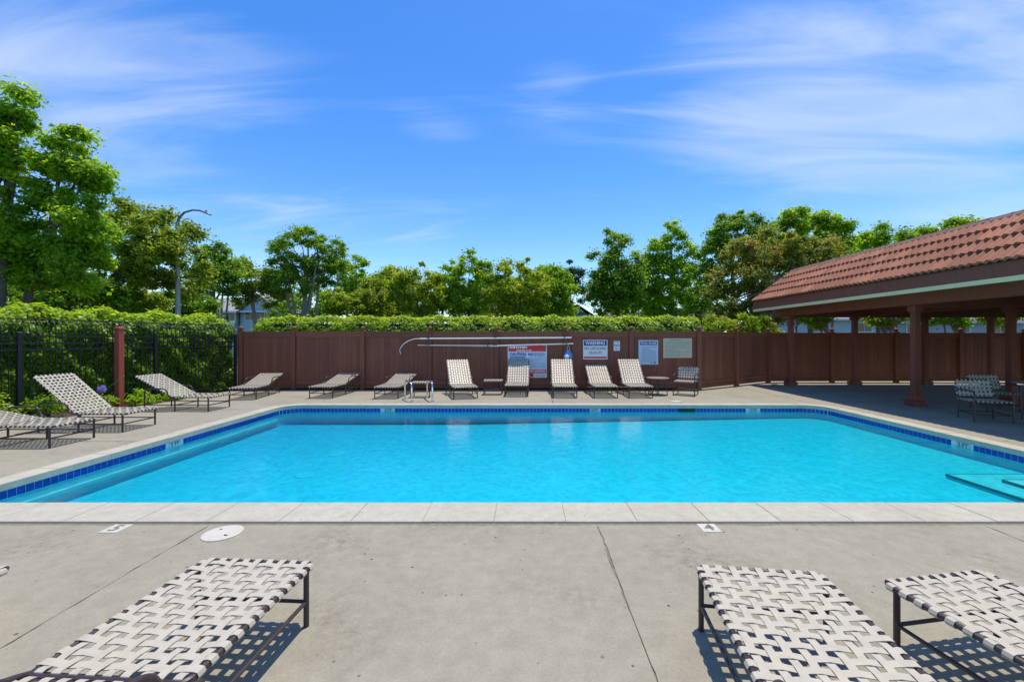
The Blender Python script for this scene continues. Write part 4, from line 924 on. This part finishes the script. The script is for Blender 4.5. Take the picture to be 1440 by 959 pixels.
tree('tall_tree', 'tall loose green tree with an airy top behind the pool rules sign', 25.5, [(945, 500), (945, 440), (944, 395), (944, 345)],
     [(935, 405, 40, 44), (944, 330, 20, 20), (925, 350, 24, 22), (962, 352, 18, 26), (910, 375, 22, 28), (940, 385, 34, 34), (930, 422, 44, 28)], 0.16, 22000, 'leaf_bright', 0.46, 'bark', 0.13, GT, fill=0.4)
tree('tall_tree', 'large deep green tree rising behind the rust tinted tree', 27, [(1030, 500), (1030, 430), (1030, 380), (1030, 340)],
     [(1015, 322, 28, 26), (1050, 318, 34, 22), (1000, 355, 28, 36), (1040, 360, 46, 34), (1085, 330, 24, 24), (985, 400, 28, 40)], 0.17, 24000, 'leaf_deep', 0.5, 'bark', 0.18, GT)
tree('feathery_tree', 'bright green feathery tree showing above the pavilion roof end', 26, [(1140, 500), (1140, 430), (1142, 380), (1142, 340)],
     [(1118, 308, 22, 18), (1150, 318, 30, 22), (1180, 316, 18, 18), (1130, 345, 34, 22), (1180, 345, 28, 16)], 0.19, 17000, 'leaf_bright', 0.5, 'bark', 0.16, GT, fill=0.35)
tree('feathery_tree', 'bright green tree top above the middle of the tile roof', 27, [(1235, 500), (1235, 420), (1236, 360), (1236, 335)],
     [(1240, 332, 16, 18), (1218, 340, 13, 16), (1228, 362, 30, 18)], 0.19, 7000, 'leaf_bright', 0.5, 'bark', 0.14, GT, fill=0.35)
tree('feathery_tree', 'small leafy tree top peeping over the tile roof ridge', 27, [(1295, 500), (1295, 420), (1295, 360), (1296, 340)],
     [(1305, 326, 15, 11), (1280, 332, 15, 10), (1295, 350, 28, 18)], 0.19, 6000, 'leaf_bright', 0.5, 'bark', 0.14, GT, fill=0.35)
tree('feathery_tree', 'small leafy tree top above the highest part of the ridge in view', 27, [(1345, 500), (1345, 420), (1346, 350), (1346, 320)],
     [(1346, 312, 14, 9), (1362, 318, 9, 9), (1345, 335, 22, 16)], 0.19, 5000, 'leaf_bright', 0.5, 'bark', 0.14, GT, fill=0.35)
tree('rust_tree', 'wide olive tree with rust red leaf tips beside the pavilion roof', 18.2, [(1075, 520), (1078, 450), (1085, 415), (1095, 385)],
     [(1075, 350, 48, 28), (1130, 355, 44, 24), (1040, 385, 46, 32), (1090, 395, 58, 34), (1160, 350, 34, 18), (1025, 425, 36, 28), (1075, 440, 50, 20), (1015, 445, 26, 16)], 0.125, 36000, 'leaf_rust', 0.42, 'pale_bark', 0.13, GT, limbs=24)
tree('yellow_shrub', 'yellow green shrub behind the angled fence below the rust tinted tree', 16.6, [(1030, 530), (1030, 480), (1032, 462), (1035, 455)],
     [(1010, 458, 26, 14), (1050, 456, 30, 16), (1080, 462, 20, 10)], 0.11, 9000, 'leaf_yellow', 0.3, 'bark', 0.05, 'bushes behind the hedge', cat='bush')
for i, (px, lb) in enumerate(((1165, 'small multi-stem tree seen between the two far pavilion columns'), (1255, 'small multi-stem tree seen under the roof left of the front column'), (1345, 'small multi-stem tree seen under the roof right of the front column'), (1420, 'small multi-stem tree seen behind the inner pavilion column'))):
    tree('small_tree', lb, 17.5 + 0.4 * i, [(px, 530), (px + 2, 475), (px - 4, 462), (px - 6, 455)],
         [(px - 22, 440, 26, 14), (px + 18, 438, 28, 14), (px, 425, 36, 14), (px - 8, 452, 26, 8)], 0.12, 7000, 'leaf_yellow' if i % 2 else 'leaf_bright', 0.32, 'pale_bark', 0.10, 'small trees behind the pavilion', multi=3, fill=0.3, limbs=16)

GB = 'bushes filling the ground beyond the fences'
for Y, px, py, rx, ry, mat, lb in (
        (16.5, 15, 408, 80, 56, 'leaf_deep', 'dark bush below the tall upright tree beyond the iron fence'),
        (16.8, 110, 418, 62, 44, 'leaf_deep', 'dark bush below the leaning tree beyond the iron fence'),
        (21.5, 185, 430, 66, 36, 'leaf_olive', 'olive bush under the wide dark tree'),
        (24.0, 262, 428, 44, 32, 'leaf_deep', 'dark bush at the foot of the street lamp'),
        (34.0, 430, 425, 60, 28, 'leaf_deep', 'dark bush among the stems of the umbrella crowned tree'),
        (26.0, 520, 424, 42, 32, 'leaf_olive', 'olive bush left of the sparse thin tree'),
        (25.0, 585, 408, 42, 44, 'leaf_yellow', 'yellow green bush between the sparse tree and the bushy tree'),
        (26.0, 660, 400, 48, 50, 'leaf_bright', 'bright bush between the bushy tree and the bare tipped tree'),
        (25.0, 728, 402, 50, 46, 'leaf_yellow', 'yellow bush in front of the bare tipped olive tree'),
        (27.0, 775, 408, 40, 44, 'leaf_bright', 'bright bush at the foot of the yellow green rounded tree'),
        (29.0, 545, 412, 40, 42, 'leaf_yellow', 'yellow bush around the stems of the sparse thin tree'),
        (33.0, 1120, 345, 90, 50, 'leaf_bright', 'bright mass of leaves behind the feathery tree and roof end'),
        (33.0, 1245, 350, 80, 30, 'leaf_deep', 'deep green tree top behind the middle of the roof'),
        (30.0, 905, 430, 44, 34, 'leaf_deep', 'dark bush between the two tall green trees'),
        (30.0, 985, 425, 44, 40, 'leaf_deep', 'dark bush right of the airy topped tree')):
    tree('bush', lb, Y, [(px, 500), (px, 470), (px + 1, 455), (px + 2, py)], [(px, py, rx * 0.7, ry), (px - rx * 0.45, py + 6, rx * 0.55, ry * 0.8), (px + rx * 0.45, py + 5, rx * 0.55, ry * 0.8)], 0.17, 9000, mat, 0.45, 'bark', 0.08, GB, cat='bush', limbs=6)

# ------------------------------------------------------------------ hedges
def hedge_leaves(n, x0, x1, y0, y1, z0, z1, size, mat, root, frame=None, wob=0.12, faces=(1, 1, 1), rnd_h=0.42):
    """leaves over the top, front and ends of a box, with an uneven skin"""
    Lx, Ly, Lz = x1 - x0, y1 - y0, z1 - z0; A = np.array([Lx * Lz * faces[0], Lx * Ly * faces[1], Ly * Lz * 2 * faces[2]], float); A /= A.sum(); k = (A * n).astype(int); Cs, Ns = [], []
    u, v = RNG.random(k[0]), RNG.random(k[0]); Cs.append(np.stack([x0 + u * Lx, np.full(k[0], y0), z0 + v * Lz], 1)); Ns.append(np.tile([0, -1.0, 0.5], (k[0], 1)))
    u, v = RNG.random(k[1]), RNG.random(k[1]); Cs.append(np.stack([x0 + u * Lx, y0 + v * Ly, np.full(k[1], z1)], 1)); Ns.append(np.tile([0, -0.1, 1.0], (k[1], 1)))
    u, v = RNG.random(k[2]), RNG.random(k[2]); sgn = RNG.integers(0, 2, k[2]); Cs.append(np.stack([np.where(sgn, x1, x0), y0 + u * Ly, z0 + v * Lz], 1)); Ns.append(np.stack([np.where(sgn, 1.0, -1.0), np.zeros(k[2]), np.full(k[2], 0.4)], 1))
    C = np.concatenate(Cs); Nn = np.concatenate(Ns)
    # the clipped top is rounded: the upper front leans back
    up = np.clip((C[:, 2] - (z1 - rnd_h)) / rnd_h, 0, 1); C[:, 1] += np.where(C[:, 1] < y0 + 0.5, up ** 1.5 * 0.42, 0.0); Nn[:, 2] += up * 1.2
    s = (np.sin(C[:, 0] * 5.1) * np.sin(C[:, 2] * 4.3 + C[:, 1] * 3.7 + 1) + 0.6 * np.sin(C[:, 0] * 11.7 + C[:, 1] * 9 + 2) * np.sin(C[:, 2] * 10.1)) * wob * 0.5
    dep = -np.abs(RNG.normal(0, 0.06, len(C))) + RNG.exponential(0.018, len(C))
    nu = Nn / np.linalg.norm(Nn, axis=1, keepdims=True); C = C + nu * (s + dep)[:, None]
    Nn = nu + np.array([0, 0, 0.45]) + RNG.normal(0, 0.5, Nn.shape)
    R = 0.42 + RNG.normal(0, 0.2, len(C)) + s * 0.8
    # top leaves tinted paler: fresh shoots plus sunlight painted into the colour
    tip = (C[:, 2] > z1 - 0.24) & (RNG.random(len(C)) < 0.7); R = np.where(tip, R + 0.45, R)
    sz = size * RNG.uniform(0.6, 1.35, len(C))
    if frame is not None:
        M = np.array(frame); C = C @ M[:3, :3].T + M[:3, 3]; Nn = Nn @ M[:3, :3].T
    return obj('leaves', leaf_mesh('leaves', C, Nn, sz, R, 0.6), mat, root)
HX0 = PX(360, 13.4); HX1 = PX(985, 13.4)
hd = thing('hedge', 'long clipped green hedge standing above the board fence', 'hedge', (0, 0, 0))
MB().box(HX0 + 0.15, HX1 - 0.1, 13.40, 14.25, -0.03, 2.05).build('branches', 'dark_twig_core', hd)  # solid dark box stands in for the hedge's dark inside and its twigs
hedge_leaves(60000, HX0, HX1, 13.25, 14.40, 1.35, 2.24, 0.085, 'leaf_hedge', hd)
# ivy hedge behind the iron fence, in the fence's own frame: x along it, y away from the pool
nr = Vector((IDIR.y, -IDIR.x)); nr = -nr if nr.x > 0 else nr
FM = Matrix(((IDIR.x, nr.x, 0, I0.x), (IDIR.y, nr.y, 0, I0.y), (0, 0, 1, 0), (0, 0, 0, 1)))
iv = thing('hedge', 'dense ivy hedge growing right behind the black iron fence', 'hedge', (0, 0, 0))
o = MB().box(0.0, 9.0, 0.62, 1.5, -0.03, 2.0).build('branches', 'dark_twig_core', iv); o.matrix_local = FM  # same solid dark core, filling the ivy behind its leaves
hedge_leaves(75000, -0.2, 9.0, 0.38, 1.7, 0.0, 2.15, 0.095, 'leaf_ivy', iv, FM, wob=0.22, faces=(1.6, 1, 0.5))
hedge_leaves(9000, -0.3, 9.0, 0.30, 1.6, 2.0, 2.22, 0.09, 'leaf_hedge', iv, FM, wob=0.22, faces=(1, 1, 0.3))
def bush(name, label, c, r, n, leaf, mat, cat='bush', group=None):
    root = thing(name, label, cat, (c[0], c[1], -0.03), 0, group)
    C, Nn, R, CC = crown_points([(0, 0, c[2] + 0.03, r[0], r[1], r[2])], n, 0.16, 0.35)
    C[:, 2] = np.abs(C[:, 2]); obj('leaves', leaf_mesh('leaves', C, Nn, leaf * RNG.uniform(0.7, 1.3, len(C)), R), mat, root)
    mb = MB()
    for i in range(8): mb.tube([(0, 0, 0), tuple(CC[i % len(CC)] * 0.5 + np.array([0, 0, 0.02])), tuple(CC[i % len(CC)])], [0.012, 0.008, 0.004], 5)
    mb.build('stems', 'bark', root)
bush('leafy_shrub', 'tall leafy shrub rising above the near end of the iron fence', (-10.6, 7.0, 1.55), (0.75, 0.9, 1.25), 16000, 0.10, 'leaf_ivy')
for x, y, h, lb in ((-9.35, 9.2, 0.22, 'low leafy plant at the foot of the iron fence by the red post'), (-9.25, 10.15, 0.22, 'low bright plant just past the red post'), (-9.05, 10.9, 0.20, 'low bright plant between the post and the corner lounger'), (-9.45, 8.35, 0.30, 'leafy plant behind the steeply raised lounger'), (-9.5, 7.5, 0.38, 'leafy plant beside the steep lounger, below the tall shrub'), (-9.45, 6.6, 0.34, 'leafy plant behind the first lounger of the row')):
    bush('low_plant', lb, (x, y, h * 0.72), (0.24, 0.36, h * 0.72), 1300, 0.075, 'leaf_ivy' if y < 9 else 'leaf_bright', 'plant', 'plants along the iron fence')
def agapanthus():
    Y = 9.15; bx, by = PX(128, Y), Y; t = thing('lily_plant', 'violet flowering lily with arching stems in front of the iron fence', 'flower', (bx, by, -0.02))
    mb = MB()
    for k in range(16):
        a = 2 * PI * k / 16 + 0.2; l = random.uniform(0.25, 0.42); pts = []
        V = []
        for i in range(6):
            s = i / 5; rr = l * s; z = 0.30 * math.sin(s * PI * 0.75) + 0.02; wd = 0.014 * (1 - s * 0.8)
            V += [(math.cos(a) * rr - math.sin(a) * wd, math.sin(a) * rr + math.cos(a) * wd, z), (math.cos(a) * rr + math.sin(a) * wd, math.sin(a) * rr - math.cos(a) * wd, z)]
        mb.add(V, [(2 * i, 2 * i + 1, 2 * i + 3, 2 * i + 2) for i in range(5)])
    mb.build('leaves', 'stem_green', t)
    fx, fz = PX(143, Y) - bx, PZ(547, Y) + 0.02
    st = MB().tube([(-0.05, 0, 0.0), (0.03, 0, 0.25), (fx, 0, fz - 0.03)], 0.008, 6).build('stem', 'stem_green', t, True)
    bxp, bz = PX(171, Y) - bx, PZ(530, Y) + 0.02
    MB().tube([(fx - 0.1, 0.05, fz - 0.15), (fx + 0.12, 0.05, fz + 0.05), (bxp, 0.05, bz)], 0.006, 6).build('stem', 'stem_green', t, True)
    MB().lathe([(0, -0.02), (0.014, 0.0), (0.01, 0.025), (0, 0.04)], 8, (bxp, 0.05, bz)).build('bud', 'stem_green', t, True)
    mb = MB()
    for k in range(46):
        d = Vector(unit(1)[0]); c = Vector((fx, 0, fz)); tip = c + d * random.uniform(0.055, 0.085); side = d.orthogonal().normalized(); s2 = d.cross(side)
        mb.tube([c, c + d * 0.04], [0.002, 0.003], 4)
        for j in range(5):
            a = 2 * PI * j / 5; e = side * math.cos(a) + s2 * math.sin(a); e2 = side * math.cos(a + 0.6) + s2 * math.sin(a + 0.6)
            mb.add([c + d * 0.035, tip + e * 0.022, tip + d * 0.012 + (e + e2) * 0.014, tip + e2 * 0.022], [(0, 1, 2, 3)])
    mb.build('flower_head', 'flower_violet', t)
agapanthus()

# ================================================================== STREET LAMP AND HOUSES
YL = 19.3; lx = PX(250, YL); sl = thing('street_lamp', 'tall pale street lamp with curved arm among the trees', 'street lamp', (lx, YL, -0.06))
zt = PZ(310, YL)
MB().tube([(0, 0, 0), (0, 0, 0.3), (0, 0, zt)], [0.14, 0.125, 0.075], 14).build('pole', 'grey_pole', sl, True)
MB().tube([(0, 0, zt - 0.05), (0.06, 0, zt + 0.17), (0.3, 0, zt + 0.42), (0.68, 0, zt + 0.53), (1.0, 0, zt + 0.51), (1.2, 0, zt + 0.44)], [0.06, 0.05, 0.045, 0.04, 0.04, 0.035], 8).build('arm', 'lamp_grey', sl, True)
Mh = Matrix.Translation((1.33, 0, zt + 0.39)) @ Matrix.Rotation(math.radians(22), 4, 'Y')
hm = MB().lathe([(0.0, -0.06), (0.10, -0.05), (0.13, 0.0), (0.10, 0.05), (0.0, 0.07)], 14); hm.v = [tuple(Mh @ Vector((x * 1.9, y, z * 0.8))) for x, y, z in hm.v]; hm.build('luminaire', 'lamp_grey', sl, True)
MB().lathe([(0.0, 0.0), (0.035, 0.0), (0.035, 0.08), (0.0, 0.085)], 8, (1.31, 0, zt + 0.44)).build('photocell', 'lamp_grey', sl)
def house(label, x0, x1, y0, y1, zw, zr, wall, roof, wins, gable='X', name='house'):
    t = thing(name, label, 'house', ((x0 + x1) / 2, (y0 + y1) / 2, -0.06)); cx, cy = (x0 + x1) / 2, (y0 + y1) / 2; hx, hy = (x1 - x0) / 2, (y1 - y0) / 2
    MB().box(-hx, hx, -hy, hy, 0, zw).build('wall', wall, t)
    e = 0.45; mb = MB()
    if gable == 'X':    # ridge along X, slope facing the camera
        V = [(-hx - e, -hy - e, zw - 0.05), (hx + e, -hy - e, zw - 0.05), (hx + e, hy + e, zw - 0.05), (-hx - e, hy + e, zw - 0.05), (-hx - e, 0, zr), (hx + e, 0, zr)]
        mb.add(V, [(0, 1, 5, 4), (2, 3, 4, 5), (1, 2, 5), (3, 0, 4), (3, 2, 1, 0)])
    else:
        V = [(-hx - e, -hy - e, zw - 0.05), (hx + e, -hy - e, zw - 0.05), (hx + e, hy + e, zw - 0.05), (-hx - e, hy + e, zw - 0.05), (0, -hy - e, zr), (0, hy + e, zr)]
        mb.add(V, [(3, 0, 4, 5), (1, 2, 5, 4), (2, 3, 5), (3, 2, 1, 0)])
        MB().add([(-hx, -hy - 0.01, zw - 0.06), (hx, -hy - 0.01, zw - 0.06), (0, -hy - 0.01, zr - 0.25)], [(0, 1, 2)]).build('gable', wall, t)
    mb.build('roof', roof, t)
    MB().box(-hx - e, hx + e, -hy - e - 0.04, -hy - e - 0.002, zw - 0.2, zw - 0.03).build('eave_board', 'trim_white', t)
    # horizontal siding boards, joined
    mb = MB(); z = 0.1
    while z < zw - 0.25: mb.box(-hx, hx, -hy - 0.02, -hy - 0.001, z, z + 0.20); z += 0.22
    o = mb.build('siding', wall, t); o['kind'] = 'stuff'
    for wx, wz, ww, wh in wins:
        f = MB().box(wx - cx - ww / 2 - 0.1, wx - cx + ww / 2 + 0.1, -hy - 0.06, -hy - 0.0205, wz - 0.1, wz + wh + 0.1).build('window', 'trim_white', t)
        MB().box(wx - cx - ww / 2, wx - cx - 0.03, -hy - 0.075, -hy - 0.061, wz, wz + wh).build('pane', 'pane_glass', f)
        MB().box(wx - cx + 0.03, wx - cx + ww / 2, -hy - 0.075, -hy - 0.061, wz, wz + wh).build('pane', 'pane_glass', f)
YH = 38.0
house('pale blue house with grey roof and white trimmed windows behind the left trees', PX(338, YH), PX(392, YH), YH, YH + 7, PZ(436, YH), PZ(412, YH), 'house_blue', 'shingle', [(PX(352, YH), PZ(449, YH), 0.8, 0.7), (PX(366, YH), PZ(448, YH), 0.7, 0.6)], 'Y')
house('pale blue house wing with long grey roof and dark double windows', PX(272, YH), PX(335, YH), YH - 0.5, YH + 6.5, PZ(437, YH), PZ(414, YH), 'house_blue', 'shingle', [(PX(312, YH - .5), PZ(450, YH), 1.2, 0.8), (PX(324, YH - .5), PZ(450, YH), 0.8, 0.8), (PX(285, YH - .5), PZ(450, YH), 0.8, 0.8)], 'X')
YH = 46.0
house('slate blue gabled house peeping out beside the tall green trees', PX(790, YH), PX(832, YH), YH, YH + 8, PZ(444, YH), PZ(427, YH), 'house_slate', 'shingle', [(PX(818, YH), PZ(452, YH), 0.8, 0.6)], 'Y')
house('grey house with brown roof hidden behind the tall trees', PX(870, YH), PX(1010, YH), YH + 2, YH + 10, PZ(446, YH), PZ(432, YH), 'house_grey', 'house_roof_brown', [(PX(905, YH), PZ(458, YH), 1.2, 0.8), (PX(965, YH), PZ(458, YH), 1.2, 0.8)], 'X')
YH = 36.0
house('long pale grey house seen under the pavilion roof, left part', PX(1120, YH), PX(1240, YH), YH, YH + 8, PZ(447, YH), PZ(425, YH), 'house_blue', 'shingle', [(PX(1150, YH), PZ(465, YH), 1.2, 0.7), (PX(1215, YH), PZ(465, YH), 1.2, 0.7)], 'X')
house('long pale grey house seen under the pavilion roof, beyond the front column', PX(1262, YH), PX(1460, YH), YH + 1, YH + 9, PZ(450, YH), PZ(428, YH), 'house_grey', 'house_roof_brown', [(PX(1300, YH), PZ(466, YH), 1.2, 0.7), (PX(1370, YH), PZ(466, YH), 1.2, 0.7), (PX(1425, YH), PZ(466, YH), 1.2, 0.7)], 'X')
